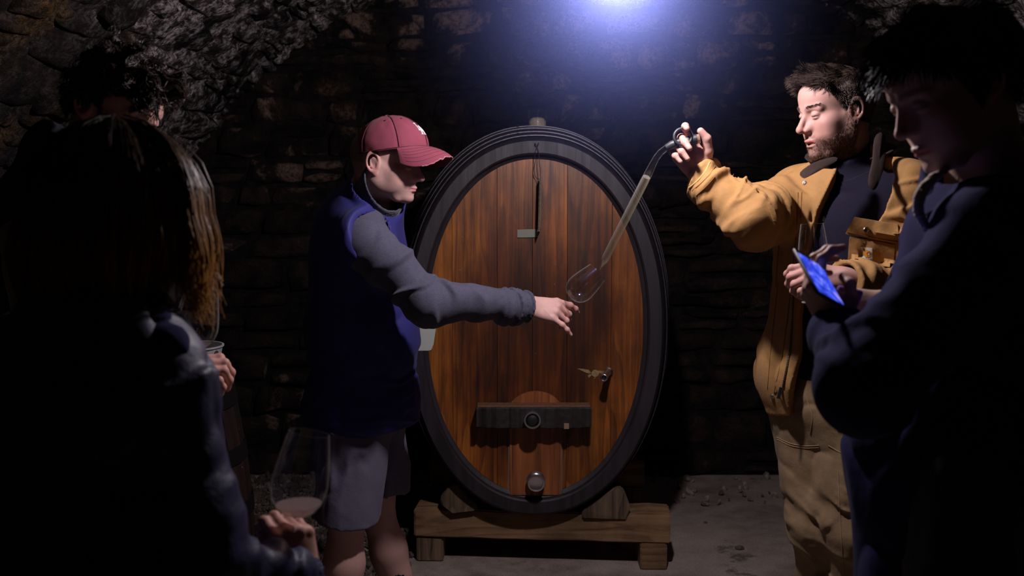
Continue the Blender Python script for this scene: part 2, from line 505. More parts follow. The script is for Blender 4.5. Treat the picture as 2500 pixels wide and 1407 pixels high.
def mat_emit(name, col, s):
    m, nt, b = mat_new(name)
    b.inputs['Base Color'].default_value = (.02, .02, .02, 1)
    b.inputs['Emission Color'].default_value = (*col, 1); b.inputs['Emission Strength'].default_value = s
    return m

M_VAULT = mat_stone('vault_stone', (.010, .009, .009), (.034, .023, .016), (.13, .070, .020), (.80, .70, .69), .38, 0.0, ochre_at=.56, lit_wash=(1.95, 3.55))
M_WALL = mat_stone('wall_stone', (.007, .006, .007), (.050, .034, .025), (.16, .10, .06), (.30, .20, .15), .56, 5.0, ochre_at=.60)
M_MORTAR = mat_simple('dark_mortar', (.012, .010, .009), .95, bump=1.0, bscale=30, var=.5, spec=.1)
M_HEAD = mat_wood('cask_head_oak', (.46, .160, .025), (.26, .074, .011), (.085, .023, .005), stain=.75, rough=.40, stretch=(44, 44, 2.0), streak=.75, middle=(0.0, .78, .46, .70))
M_DOOR = mat_wood('cask_door_oak', (.50, .17, .05), (.33, .10, .03), (.13, .04, .015), stain=.4)
M_STAVE = mat_wood('blackened_stave', (.034, .027, .036), (.021, .017, .023), (.010, .009, .011), stain=.4, rough=.5, axis=2)
M_HOOP = mat_simple('painted_iron_hoop', (.045, .040, .052), .42, .35, bump=.3, bscale=60, var=.35)
M_RAIL = mat_wood('stand_timber', (.44, .27, .14), (.32, .18, .085), (.14, .075, .035), stretch=(1.5, 26, 26), axis=0, stain=.5, rough=.65, bump=.3)
M_POST = mat_wood('stand_foot_timber', (.34, .22, .14), (.22, .14, .085), (.07, .04, .025), stain=.5, rough=.7, bump=.4)
M_CHOCK = mat_wood('chock_timber', (.30, .21, .12), (.19, .125, .075), (.08, .05, .03), stain=.6, rough=.8, bump=.5)
M_BAR = mat_simple('charred_bar', (.022, .017, .016), .6, bump=.8, bscale=45, var=.4)
M_STEEL = mat_simple('brushed_steel', (.62, .60, .62), .28, 1.0)
M_BLACK = mat_simple('black_rubber', (.012, .012, .014), .5)
M_BLACKWIRE = mat_simple('black_wire', (.02, .018, .02), .5)
M_GLASS = mat_glass('clear_glass')
M_CARD = mat_simple('corrugated_card', (.62, .50, .38), .9, var=.2, bscale=80)
M_WAX = mat_simple('wax_residue', (.30, .20, .09), .7, var=.35, bscale=150)
# ---------------------------------------------------------------- head and hand sculpts
# head space: +X face forward, +Y the head's left, +Z up, origin between the ears at eye level
def head_warp(x, z, deep, low):
    return x * deep, (z if z > -.03 else -.03 + (z + .03) * low)
def sculpt_head(s, M, neck_to=None, mouth=0.0, wide=1.0, lids=1.0, nose=1.0, jawdrop=0.0, deep=1.0, low=1.0, neck_r=.056):
    R3 = M.to_3x3(); sc = 1.0
    def T(x, y, z):
        x, z = head_warp(x, z, deep, low)
        return M @ V((x, y * wide, z))
    def E(c, r, k=.012, op='u', rot=None):
        R = R3 if rot is None else R3 @ Euler(rot).to_matrix()
        s.ell(T(*c), (r[0] * (1 + (deep - 1) * .8), r[1] * wide, r[2]), R, k, op)
    # skull
    E((-.012, 0, .036), (.098, .077, .083))
    E((-.045, 0, .018), (.062, .066, .066), .02)
    E((.035, 0, .05), (.053, .062, .052), .02)
    # face mass and jaw
    E((.038, 0, -.028), (.048, .058, .062), .025)
    for y in (1, -1):
        s.cap(T(-.004, y * .053, -.052), T(.05, y * .026, -.103 - jawdrop), .017, .015, .02)
        s.cap(T(-.002, y * .060, -.01), T(-.004, y * .054, -.052), .014, .016, .02)
        E((.048, y * .043, -.022), (.026, .022, .02), .018)              # cheekbone
        E((.05, y * .034, -.055), (.024, .022, .03), .02)                 # cheek
        E((.018, y * .050, -.045), (.040, .016, .042), .02)
    E((.062, 0, -.068), (.028, .03, .03), .018)                           # muzzle
    E((.067, 0, -.103 - jawdrop), (.022, .024, .0165), .014)              # chin
    E((.03, 0, -.085 - jawdrop * .5), (.05, .036, .022), .02)
    # brow
    for y in (1, -1):
        s.cap(T(.081, y * .012, .021), T(.068, y * .044, .021), .0095, .008, .014)
    # eye sockets
    for y in (1, -1):
        E((.093, y * .031, .003), (.017, .018, .0125), .012, 's')
    # nose
    s.cap(T(.083, 0, .012), T(.080 + .026 * nose, 0, -.026), .0068, .0085, .009)
    E((.081 + .025 * nose, 0, -.031), (.0105, .0105, .0095), .006)
    for y in (1, -1):
        E((.080 + .012 * nose, y * .0125, -.034), (.0105, .0072, .0075), .006)
    s.cap(T(.084, 0, -.036), T(.076, 0, -.056), .009, .010, .01)
    for y in (1, -1):
        s.cap(T(.085 + .01 * nose, y * .0072, -.043), T(.082 + .01 * nose, y * .0075, -.036), .0036, .003, .003, 's')
    s.cap(T(.070, 0, .004), T(.078, 0, -.028), .0125, .0165, .012)
    for y in (1, -1):
        E((.076, y * .013, -.027), (.016, .010, .012), .010)
    # eyeballs and lids
    for y in (1, -1):
        c = (.0705, y * .031, .0025)
        E(c, (.0125, .0130, .0120), .003)
        E((c[0] + .0012, c[1], c[2] + .0022 * lids), (.0133, .0142, .0108), .002)  # upper lid
        E((c[0] + .0002, c[1], c[2] - .006), (.0122, .0140, .0062), .003)          # lower lid
        s.cap(T(.0835, y * .018, .0000 ), T(.0790, y * .0445, -.0005), .0010, .0008, .003, 's')
    # lips
    n = 7
    for i in range(n):
        a = -1 + 2 * i / (n - 1); b = -1 + 2 * (i + 1) / (n - 1)
        if i == n - 1: break
        f = lambda q: (.0905 - .016 * q * q, .0235 * q)
        (xa, ya), (xb, yb) = f(a), f(b)
        th = lambda q: .0052 * (1 - .55 * q * q)
        s.cap(T(xa + .0005, ya, -.0655 + .0012 * (1 - abs(abs(a) - .35))), T(xb + .0005, yb, -.0655 + .0012 * (1 - abs(abs(b) - .35))), th(a), th(b), .003)
        lw = mouth * (1 - .8 * a * a); lw2 = mouth * (1 - .8 * b * b)
        s.cap(T(xa - .0018, ya * .9, -.0745 - lw), T(xb - .0018, yb * .9, -.0745 - lw2), th(a) * 1.12, th(b) * 1.12, .003)
    for i in range(n - 1):
        a = -1 + 2 * i / (n - 1); b = -1 + 2 * (i + 1) / (n - 1)
        f = lambda q: (.0955 - .017 * q * q, .0225 * q)
        (xa, ya), (xb, yb) = f(a), f(b)
        r = lambda q: .0010 + mouth * .5 * (1 - q * q)
        s.cap(T(xa, ya, -.0702 - mouth * .5), T(xb, yb, -.0702 - mouth * .5), r(a), r(b), .0025, 's')
        if mouth > .002:
            s.cap(T(xa - .012, ya * .8, -.0702 - mouth * .5), T(xb - .012, yb * .8, -.0702 - mouth * .5), r(a), r(b), .0025, 's')
    E((.096, 0, -.0865 - jawdrop * .6), (.008, .022, .0045), .01, 's')                # mentolabial fold
    # ears
    for y in (1, -1):
        Re = R3 @ Euler((0, math.radians(-10), y * math.radians(-24))).to_matrix()
        c = T(-.010, y * .0795, -.004)
        s.ell(c - R3 @ V((-.004, y * .007, 0)), (.014, .008, .024), Re, .007)
        s.tor(c + Re @ V((-.002, y * .003, .005)), Re, .0178, .0036, 1.55, .0035)
        s.tor(c + Re @ V((.001, 0, .001)), Re, .0088, .0026, 1.6, .003)
        s.ell(c + Re @ V((.003, y * .0085, -.003)), (.0065, .0065, .0095), Re, .004, 's')
        s.cap(c + Re @ V((-.006, y * .002, .012)), c + Re @ V((-.009, y * .002, -.008)), .0030, .0026, .004)
        s.ell(c + Re @ V((-.0055, y * .0055, .010)), (.0032, .005, .013), Re, .003, 's')
        s.ell(c + Re @ V((.003, y * .001, -.0265)), (.0080, .0040, .0095), Re, .005)
        s.cap(c + Re @ V((.0125, y * .001, -.001)), c + Re @ V((.0105, y * .002, -.012)), .0042, .004, .004)
    # neck
    a = M @ V((-.028, 0, -.045)); b = neck_to if neck_to is not None else M @ V((-.05, 0, -.17))
    s.cap(a, b, neck_r, neck_r * 1.08, .03)

def head_color(M, P, skin, lips=(.45, .12, .11), beard=0.0, hairline=None, hair=(.03, .02, .015), brows=(.06, .035, .02), stub=None, wide=1.0, deep=1.0, low=1.0, bk=1.0, gape=0.0):
    """albedo per vertex from place on the head"""
    q = to_local(M, P); x, y, z = q[:, 0] / deep, q[:, 1] / wide, q[:, 2]; ay = np.abs(y)
    z = np.where(z < -.03, -.03 + (z + .03) / low, z)
    col = np.tile(np.array(skin, np.float32), (len(q), 1))
    n1 = fbm(q * 60); n2 = fbm(q * 400 + 9, 2)
    col *= (1 + .07 * n1 + .05 * n2)[:, None]
    def mix(c, w):
        w = np.clip(w, 0, 1)[:, None]; col[:] = col * (1 - w) + np.array(c, np.float32) * w
    sm = lambda a, b, t: np.clip((t - a) / (b - a), 0, 1) ** 2 * (3 - 2 * np.clip((t - a) / (b - a), 0, 1))
    inh = (np.abs(x) < .2) & (z > -.14) & (z < .16) & (ay < .12)
    red = np.array(skin) * np.array((1.0, .62, .6))
    mix(red, .5 * np.exp(-((x - .105) ** 2 + y ** 2 + (z + .03) ** 2) / .014 ** 2) * inh)
    mix(red, .35 * np.exp(-((x - .07) ** 2 + (ay - .045) ** 2 + (z + .035) ** 2) / .022 ** 2) * inh)
    mix(red, .55 * sm(.072, .082, ay) * (z < .04) * (z > -.05) * inh)
    lip = np.exp(-((z + .070) / .0075) ** 4) * np.exp(-(y / .024) ** 6) * sm(.074, .084, x)
    mix(lips, .85 * lip * inh)
    if gape: mix((.03, .008, .008), np.exp(-((z + .0702 + gape * .5) / (gape * .42)) ** 4) * (np.abs(y) < .019) * (x < .0905) * (x > .05) * inh)
    br = np.exp(-((z - .0255 - .10 * (ay - .02) + 2.2 * (ay - .03) ** 2) / .0052) ** 4) * sm(.008, .013, ay) * (1 - sm(.045, .053, ay)) * (x > .04)
    mix(brows, .6 * br * (.75 + .5 * n2) * inh)
    lash = np.exp(-((z - .0005) / .0022) ** 2) * sm(.017, .020, ay) * (1 - sm(.043, .046, ay)) * (x > .07)
    mix((.03, .02, .02), .8 * lash * inh)
    if beard > 0:
        zc = np.interp(x, [-.02, .0, .012, .03, .06, .08, .095], [.03, .03, .0, -.036, -.056, -.058, -.082])   # cheek line
        w = sm(.008, -.010, z - zc) * sm(-.022, -.012, x + .008 * n1) * sm(-.150, -.118, z)
        w = w * (1 - .85 * (sm(.079, .086, x) * (z > -.0805) * (z < -.060) * (ay < .02)))
        w = w * (1 - .45 * np.exp(-((x - .045) ** 2 + (z + .06) ** 2) / .016 ** 2))
        must = np.exp(-((z + .0555) / .0055) ** 2) * (x > .07) * (ay < .028) * .55
        w = np.maximum(w, must)
        mix(stub or hair, beard * np.clip(w * (.8 + .7 * n2 + .25 * n1), 0, 1) * inh)
        mix(lips, .8 * lip * inh)
    if hairline is not None:
        w = hairline(x, ay, z)
        mix(hair, w)
    return np.clip(col, .002, 1)

# hand space: origin wrist, +X along the fingers, +Z out of the back of the hand, thumb on the +Y side (side=1) or -Y
def sculpt_hand(s, M, side=1, curl=((20, 30, 20),) * 4, spread=(8, 2, -3, -9), thumb=((.026, .024, -.012), (.05, .046, -.025), (.07, .058, -.03), (.09, .062, -.032)), sc=1.0, fat=1.0):
    R3 = M.to_3x3()
    T = lambda x, y, z: M @ V((x * sc, y * side * sc, z * sc))
    k = .008
    s.cap(T(-.06, 0, 0), T(0, 0, 0), .029 * sc * fat, .026 * sc * fat, .02)
    s.ell(T(.012, 0, 0), (.03 * sc, .029 * sc, .021 * sc), R3, .015)
    base = [(.090, .030, .002), (.094, .010, .004), (.090, -.010, .003), (.082, -.029, -.001)]
    for i, b in enumerate(base):
        s.cap(T(.015, b[1] * .62, -.001), T(b[0] - .004, b[1], b[2] - .003), .0150 * sc, .0118 * sc * fat, .014)
    s.ell(T(.05, -.018, -.010), (.036 * sc, .018 * sc, .015 * sc), R3, .012)
    s.ell(T(.042, .022, -.012), (.034 * sc, .02 * sc, .017 * sc), R3, .012)
    L = [(.044, .026, .022), (.048, .030, .024), (.045, .028, .024), (.035, .021, .021)]
    rr = [.0100, .0102, .0097, .0086]
    tips = []
    for i, b in enumerate(base):
        p = V(b); ang = 0.0; yaw = math.radians(spread[i])
        r = rr[i] * fat
        for j in range(3):
            ang += math.radians(curl[i][j])
            d = V((math.cos(ang) * math.cos(yaw), math.cos(ang) * math.sin(yaw), -math.sin(ang)))
            q = p + d * L[i][j]
            r2 = r * (.93 if j < 2 else .80)
            s.cap(T(*p), T(*q), r * sc, r2 * sc, .0045 if j else .008)
            if j < 2: s.sph(T(*(q + V((0, 0, .0006)))), r2 * 1.03 * sc, .004)
            p = q; r = r2
        tips.append(T(*p))
    tr = (.016, .0125, .0108, .0088)
    pp = [V(t) for t in thumb]
    for j in range(3):
        s.cap(T(*pp[j]), T(*pp[j + 1]), tr[j] * sc * fat, tr[j + 1] * sc * fat, .008 if j == 0 else .005)
    tips.append(T(*pp[3]))
    return tips
# ---------------------------------------------------------------- cellar shell
WALL_Y = 5.35; VX, VZ, VR = .44, .14, 2.68          # back wall, vault axis and radius
rs = random.Random(11)

def fl_mat():
    m, nt, b = mat_new('dusty_concrete'); N = NT(nt)
    big = N.noise(1.3, 6, rough=.6); mid = N.noise(9, 6, rough=.65); fine = N.noise(120, 3)
    c = N.ramp(N.math('ADD', N.math('MULTIPLY', big, .6), N.math('MULTIPLY', mid, .4)), [(.34, (.19, .15, .13)), (.5, (.38, .31, .27)), (.68, (.50, .42, .37))])
    c = N.mix(N.ramp(N.noise(3.1, 5, N.map(loc=(4, 4, 0)), .7), [(.60, 0.0), (.66, .7)]), c, (.06, .045, .035))
    c = N.mix(1.0, c, N.ramp(fine, [(.3, .75), (.7, 1.1)]), 'MULTIPLY')
    N.link(c, b.inputs['Base Color']); b.inputs['Roughness'].default_value = .85
    N.bump(N.math('ADD', mid, N.math('MULTIPLY', fine, .15)), .5, .012, b)
    return m
M_FLOOR = fl_mat()
bm = bmesh.new(); bm_box(bm, (-2.5, -2.0, -.12), (3.4, WALL_Y + .2, 0))
props(bm_obj('floor', bm, M_FLOOR), 'dusty grey brown concrete cellar floor', kind='structure')

def vault_pt(y, a, r=0.0):
    """a = angle from straight up, positive to the right"""
    return V((VX + (VR - r) * math.sin(a), y, VZ + (VR - r) * math.cos(a)))

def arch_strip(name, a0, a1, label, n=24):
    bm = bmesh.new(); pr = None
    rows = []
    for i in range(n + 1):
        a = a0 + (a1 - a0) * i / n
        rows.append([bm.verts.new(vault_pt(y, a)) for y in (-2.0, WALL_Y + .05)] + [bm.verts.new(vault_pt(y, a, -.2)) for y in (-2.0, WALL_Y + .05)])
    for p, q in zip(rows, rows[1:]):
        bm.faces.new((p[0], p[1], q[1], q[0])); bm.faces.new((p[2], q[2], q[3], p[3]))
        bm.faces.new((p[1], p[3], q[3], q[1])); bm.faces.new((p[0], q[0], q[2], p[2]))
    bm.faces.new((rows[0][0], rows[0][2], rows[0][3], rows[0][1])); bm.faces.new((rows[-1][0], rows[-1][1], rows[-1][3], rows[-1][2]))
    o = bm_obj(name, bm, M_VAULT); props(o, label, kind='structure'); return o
A_END = math.pi / 2 + math.asin(VZ / VR)
A_W = math.radians(58)
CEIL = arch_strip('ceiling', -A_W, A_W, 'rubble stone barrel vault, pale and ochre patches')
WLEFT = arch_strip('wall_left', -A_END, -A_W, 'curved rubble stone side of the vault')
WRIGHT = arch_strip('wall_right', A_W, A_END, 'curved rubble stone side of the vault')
for nm, y0, y1 in (('wall_back', WALL_Y, WALL_Y + .2), ('wall_front', -2.2, -2.0)):
    bm = bmesh.new(); vs = []
    poly = [(-2.45, 0), (3.35, 0)] + [(VX + VR * math.sin(a), VZ + VR * math.cos(a)) for a in [A_END - .02 - (2 * A_END - .04) * i / 30 for i in range(31)]]
    f = [bm.verts.new((x, y0, z)) for x, z in poly]; g = [bm.verts.new((x, y1, z)) for x, z in poly]
    bm.faces.new(f[::-1]); bm.faces.new(g)
    for i in range(len(poly)): bm.faces.new((f[i], f[(i + 1) % len(poly)], g[(i + 1) % len(poly)], g[i]))
    o = bm_obj(nm, bm, M_MORTAR); props(o, 'soot dark rubble stone end wall of the cellar' if nm == 'wall_back' else 'rubble stone end wall behind the visitors', kind='structure')
    if nm == 'wall_back': WBACK = o

def nz(u, v, s=0.0):
    return math.sin(u * 2.1 + s) * .45 + math.sin(u * 5.3 + v * 3 + s * 2) * .3 + math.sin(u * 11.7 + v * 7 + s) * .25

def stones(u0, u1, v0, v1, hh, ww, put, rnd, gap=.007):
    """irregular courses in (u, v); put(ring points, height) for each stone"""
    v = v0; r = 0
    while v < v1:
        h = rnd.uniform(*hh); lo = lambda u, r=r, v=v: v + .022 * nz(u, r * 1.7, r * 2.3)
        hi = lambda u, r=r, v=v + h: v + .022 * nz(u, (r + 1) * 1.7, (r + 1) * 2.3)
        u = u0 - rnd.uniform(0, .3)
        while u < u1:
            w = rnd.uniform(*ww) * (1.6 if rnd.random() < .12 else 1) * (.55 if rnd.random() < .2 else 1)
            split = rnd.random() < .22 and h > hh[0] * 1.25
            bands = [(0, .48), (.52, 1)] if split else [(0, 1)]
            for b0, b1 in bands:
                a0, a1 = u + gap, u + w - gap
                sk = rnd.uniform(-.02, .02)
                P = []
                L = lambda t, k: lo(t) + (hi(t) - lo(t)) * k
                for t in (0, .33, .67):
                    uu = a0 + (a1 - a0) * t; P.append([uu + rnd.uniform(-.012, .012), L(uu, b0) + gap + rnd.uniform(-.006, .014)])
                P.append([a1 + sk + rnd.uniform(-.01, .006), L(a1, b0 + (b1 - b0) * .12) + gap])
                P.append([a1 - sk * .5, L(a1, b0 + (b1 - b0) * .8)])
                for t in (.8, .45, .1):
                    uu = a0 + (a1 - a0) * t; P.append([uu + rnd.uniform(-.012, .012), L(uu, b1) - gap - rnd.uniform(-.006, .014)])
                P.append([a0 + rnd.uniform(-.006, .012), L(a0, b0 + (b1 - b0) * .55)])
                put(P)
            u += w
        v += h; r += 1

def stone_geo(P, to3, depth, rnd, off=-.01):
    n = len(P); cx = sum(p[0] for p in P) / n; cy = sum(p[1] for p in P) / n
    vs = []; tilt = (rnd.uniform(-.12, .12), rnd.uniform(-.25, .25))
    H = depth * rnd.uniform(.35, 1.15)
    for k, hgt in ((1.0, off), (.93, .55), (.62, .95)):
        for p in P:
            j = .0 if k == 1 else .012
            u = cx + (p[0] - cx) * k + rnd.uniform(-j, j) * .6; v = cy + (p[1] - cy) * k + rnd.uniform(-j, j) * .4
            hh = off if hgt < 0 else H * hgt * (1 + rnd.uniform(-.22, .22)) + (u - cx) * tilt[0] + (v - cy) * tilt[1]
            vs.append(to3(u, v, hh))
    vs.append(to3(cx, cy, H * rnd.uniform(.85, 1.15)))
    fs = []
    for r in (0, 1):
        for i in range(n):
            a, b = r * n + i, r * n + (i + 1) % n
            fs.append((a, b, b + n, a + n))
    for i in range(n): fs.append((2 * n + i, 2 * n + (i + 1) % n, 3 * n))
    return vs, fs

def add_stones(parent_of, u0, u1, v0, v1, hh, ww, to3, depth, seed, mat, seen, limit, gap=.007):
    """seen(u, v) -> rank value (larger = shows larger) or None when out of view"""
    rnd = random.Random(seed); lst = []
    def put(P):
        vs, fs = stone_geo(P, to3, depth, rnd)
        cx = sum(p[0] for p in P) / len(P); cy = sum(p[1] for p in P) / len(P)
        lst.append((seen(cx, cy), vs, fs, parent_of(cx, cy)))
    stones(u0, u1, v0, v1, hh, ww, put, rnd, gap)
    lst.sort(key=lambda t: -(t[0] or -1))
    rest = {}
    cnt = {}
    for i, (rk, vs, fs, par) in enumerate(lst):
        cnt[par.name] = cnt.get(par.name, 0) + 1
        if rk is not None and cnt[par.name] <= limit:
            me = bpy.data.meshes.new('stone'); me.from_pydata(vs, [], fs); me.update(); me.shade_smooth()
            link('stone', me, mat, par)
        else:
            R = rest.setdefault(par.name, (par, [], [])); n = len(R[1]); R[1].extend(vs); R[2].extend([tuple(k + n for k in f) for f in fs])
    for par, vs, fs in rest.values():
        me = bpy.data.meshes.new('stonework'); me.from_pydata(vs, [], fs); me.update(); me.shade_smooth()
        o = link('stonework', me, mat, par); o['kind'] = 'stuff'

def to_px(p):
    q = p - V((0, 0, CAM_Z)); fw = q.y * math.cos(PITCH) - q.z * math.sin(PITCH); up = q.y * math.sin(PITCH) + q.z * math.cos(PITCH)
    if fw < .2: return None
    return (1250 + q.x / fw * F_PX, 703.5 - up / fw * F_PX, fw)

def vis(p):
    r = to_px(p)
    if r is None or not (-60 < r[0] < 2560 and -60 < r[1] < 1460): return None
    return 1 / r[2]
# end wall
add_stones(lambda u, v: WBACK, -2.4, 3.3, 0, 2.85, (.09, .19), (.20, .46), lambda u, v, h: V((u, WALL_Y - h, v)), .05, 5, M_WALL,
           lambda u, v: vis(V((u, WALL_Y, v))) if (u - VX) ** 2 + (v - VZ) ** 2 < (VR + .05) ** 2 else None, 300)
# the vault and its sides: courses run along the cellar
def vpar(u, v):
    a = -v / VR
    return WLEFT if a < -A_W else (WRIGHT if a > A_W else CEIL)
def vseen(u, v):
    p = vault_pt(u, -v / VR)
    return None if p.z < 0 else vis(p)
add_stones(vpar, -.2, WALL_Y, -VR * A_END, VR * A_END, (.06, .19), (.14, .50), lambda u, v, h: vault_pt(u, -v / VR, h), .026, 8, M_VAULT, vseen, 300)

# loose rubble along the left side of the floor
def rubble(name, n, rx, ry, size, seed, label, mat):
    r = random.Random(seed); vs = []; fs = []
    for i in range(n):
        x = r.uniform(*rx); y = r.uniform(*ry); s = r.uniform(*size) * (1.6 if r.random() < .07 else 1)
        bmr = bmesh.new(); bmesh.ops.create_icosphere(bmr, subdivisions=1, radius=1)
        E3 = Euler((r.uniform(0, 3), r.uniform(0, 3), r.uniform(0, 3))).to_matrix()
        sx = (s * r.uniform(.8, 1.4), s * r.uniform(.6, 1), s * r.uniform(.35, .7)); o = len(vs)
        for v in bmr.verts:
            c = v.co * r.uniform(.8, 1.15); c = E3 @ V((c.x * sx[0], c.y * sx[1], c.z * sx[2]))
            vs.append((x + c.x, y + c.y, max(.0005, s * .35 + c.z + r.uniform(0, .01))))
        for f in bmr.faces: fs.append(tuple(v.index + o for v in f.verts))
        bmr.free()
    me = bpy.data.meshes.new(name); me.from_pydata(vs, [], fs); me.update()
    o = link(name, me, mat); props(o, label, kind='stuff'); return o
M_GRAVEL = mat_stone('rubble_stone', (.12, .10, .085), (.30, .24, .19), (.34, .25, .16), (.46, .40, .36), .50, 2.0)
rubble('gravel', 7500, (-1.6, -.42), (2.8, 5.3), (.008, .018), 3, 'loose grey brown rubble strewn over the floor', M_GRAVEL)
rubble('debris', 60, (.75, 1.9), (4.75, 5.3), (.010, .028), 4, 'crumbs of stone and leaf litter at the wall foot', M_GRAVEL)
for i, (px, py, s) in enumerate(((1805, 1342, .016), (1722, 1278, .008), (1620, 1262, .010))):
    bm = bmesh.new(); bmesh.ops.create_icosphere(bm, subdivisions=2, radius=1)
    Y = 1.5 / ((math.sin(PITCH) + (py - 703.5) / F_PX * math.cos(PITCH)) / (math.cos(PITCH) - (py - 703.5) / F_PX * math.sin(PITCH)))
    p = W(px, py, Y); r = random.Random(i)
    for v in bm.verts:
        v.co = V((v.co.x * s * 1.2, v.co.y * s, v.co.z * s * .62)) * r.uniform(.88, 1.12)
        v.co.z = max(v.co.z + s * .5, 0); v.co += V((p.x, p.y, 0))
    o = bm_obj('pebble', bm, M_GRAVEL, None, True)
    props(o, ('dark pebble on the concrete floor right of the cask stand', 'small pebble by the back wall, right of the stand', 'small pebble on the floor behind the stand end')[i], 'pebble')

# ---------------------------------------------------------------- the oval cask
YF = 3.92; YH = YF + .045                      # front of the chime, face of the head
cC = W(1308, 798, YF); sF = lambda px, Y: px
kF = (W(1309, 798, YF) - W(1308, 798, YF)).x    # metres per pixel at the chime
AO = 317 * kF; BO = (W(1308, 335, YF).z - W(1308, 1262, YF).z) / 2; CZ = (W(1308, 335, YF).z + W(1308, 1262, YF).z) / 2; CX = cC.x
def oval(t, da=0.0, n=2.12, cx=None):
    c, s_ = math.cos(t), math.sin(t)
    return (CX + (AO + da) * math.copysign(abs(c) ** (2 / n), c), CZ + (BO + da * (1 if s_ > 0 or da < 0 else .15)) * math.copysign(abs(s_) ** (2 / n), s_))
NS = 128
def oval_ring(bm, y, da): return [bm.verts.new((oval(2 * math.pi * i / NS, da)[0], y, oval(2 * math.pi * i / NS, da)[1])) for i in range(NS)]
def bridge(bm, a, b):
    n = len(a)
    for i in range(n): bm.faces.new((a[i], a[(i + 1) % n], b[(i + 1) % n], b[i]))
CASK = empty('cask', (CX, YF + .6, CZ - BO))
props(CASK, 'large upright oval oak cask with orange brown head and black hoops', 'cask')
LEN = 1.22
def bulge(y): return .080 * (1 - ((y - YF - LEN / 2) / (LEN / 2)) ** 2)
bm = bmesh.new()
ys = [YF + LEN * i / 14 for i in range(15)]
rings = [oval_ring(bm, YF + .012, -.004)] + [oval_ring(bm, y, bulge(y)) for y in ys[1:-1]] + [oval_ring(bm, ys[-1], -.004)]
for a, b in zip(rings, rings[1:]): bridge(bm, a, b)
fr = oval_ring(bm, YF, -.014); bridge(bm, fr, rings[0])
fi = oval_ring(bm, YF, -.060); bridge(bm, fi, fr)
gi_ = oval_ring(bm, YF + .006, -.066); bridge(bm, gi_, fi)
g2 = oval_ring(bm, YH + .03, -.070); bridge(bm, g2, gi_)
bm.faces.new(rings[-1])
o = bm_obj('staves', bm, M_STAVE, CASK, True)
# front head: six vertical planks clipped to the oval
kH = (W(1309, 798, YH) - W(1308, 798, YH)).x
seams = [1000, 1105, 1214, 1300, 1384, 1492, 1620]
def half_h(x, da=-.070, n=2.12):
    q = abs(x - CX) / (AO + da)
    return 0 if q >= 1 else (BO + da) * (1 - q ** n) ** (1 / n)
for i in range(6):
    x0 = W(seams[i], 798, YH).x + .0004; x1 = W(seams[i + 1], 798, YH).x - .0004
    x0 = max(x0, CX - AO + .0705); x1 = min(x1, CX + AO - .0705)
    bm = bmesh.new(); N_ = 20; yo = (0, .0015, .0005, .002, 0, .001)[i]
    P = [(x0 + (x1 - x0) * k / N_, CZ + max(.002, half_h(x0 + (x1 - x0) * k / N_))) for k in range(N_ + 1)] + [(x1 - (x1 - x0) * k / N_, CZ - max(.002, half_h(x1 - (x1 - x0) * k / N_))) for k in range(N_ + 1)]
    f = [bm.verts.new((x, YH + yo, z)) for x, z in P]; g = [bm.verts.new((x, YH + .03, z)) for x, z in P]
    ff = bm.faces.new(f); bm.faces.new(g[::-1])
    for k in range(len(P)): bm.faces.new((f[k], f[(k + 1) % len(P)], g[(k + 1) % len(P)], g[k]))
    bmesh.ops.bevel(bm, geom=[e for e in ff.edges], offset=.0009, segments=1, affect='EDGES')
    bm_obj('plank', bm, M_HEAD, CASK)
# dark ring at the croze, added as the shadow line round the head
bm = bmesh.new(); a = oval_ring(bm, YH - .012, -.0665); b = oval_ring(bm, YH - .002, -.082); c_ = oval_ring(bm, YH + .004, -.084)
bridge(bm, a, b); bridge(bm, b, c_); bm_obj('croze_shadow_ring', bm, M_STAVE, CASK, True)
# hoops
for y0, w in ((YF + .028, .050), (YF + .115, .045), (YF + .235, .045), (YF + .40, .045), (YF + .80, .045), (YF + 1.05, .05)):
    bm = bmesh.new()
    r4 = [oval_ring(bm, y0, bulge(y0) + .0005), oval_ring(bm, y0, bulge(y0) + .0045), oval_ring(bm, y0 + w, bulge(y0 + w) + .0045), oval_ring(bm, y0 + w, bulge(y0 + w) + .0005)]
    for a, b in zip(r4, r4[1:]): bridge(bm, a, b)
    h = bm_obj('hoop', bm, M_HOOP, CASK, True)
    for dx in (-.02, .02):
        bm = bmesh.new(); zz = CZ + BO + bulge(y0 + w / 2) + .0045
        bm_lathe(bm, [(0, .003), (.005, .002), (.006, 0)], Matrix.Translation((CX - .05 + dx, y0 + w / 2, zz)), 10)
        bm_obj('rivet', bm, M_HOOP, h, True)
# manhole door with arched top
bm = bmesh.new()
dx0, dx1 = W(1243, 1100, YH).x, W(1371, 1100, YH).x; dzt = W(1307, 955, YH).z; dzb = W(1307, 1216, YH).z
zs = W(1307, 1000, YH).z; mx = (dx0 + dx1) / 2; ra = (dx1 - dx0) / 2
P = [(dx0 + .004, dzb + .012), (dx1 - .004, dzb + .012)] + [(mx + ra * math.cos(math.pi * k / 20), zs + (dzt - zs) * math.sin(math.pi * k / 20)) for k in range(21)]
f = [bm.verts.new((x, YH - .014, z)) for x, z in P]; g = [bm.verts.new((x, YH + .01, z)) for x, z in P]
ff = bm.faces.new(f); bm.faces.new(g[::-1])
for k in range(len(P)): bm.faces.new((f[k], f[(k + 1) % len(P)], g[(k + 1) % len(P)], g[k]))
bmesh.ops.bevel(bm, geom=list(ff.edges), offset=.004, segments=2, affect='EDGES')
DOOR = bm_obj('manhole_door', bm, M_DOOR, CASK); DOOR['label'] = 'arched lighter oak manhole door'
bm = bmesh.new()
M_TAL = mat_simple('pale_tallow', (.22, .19, .16), .8)
bm.free()
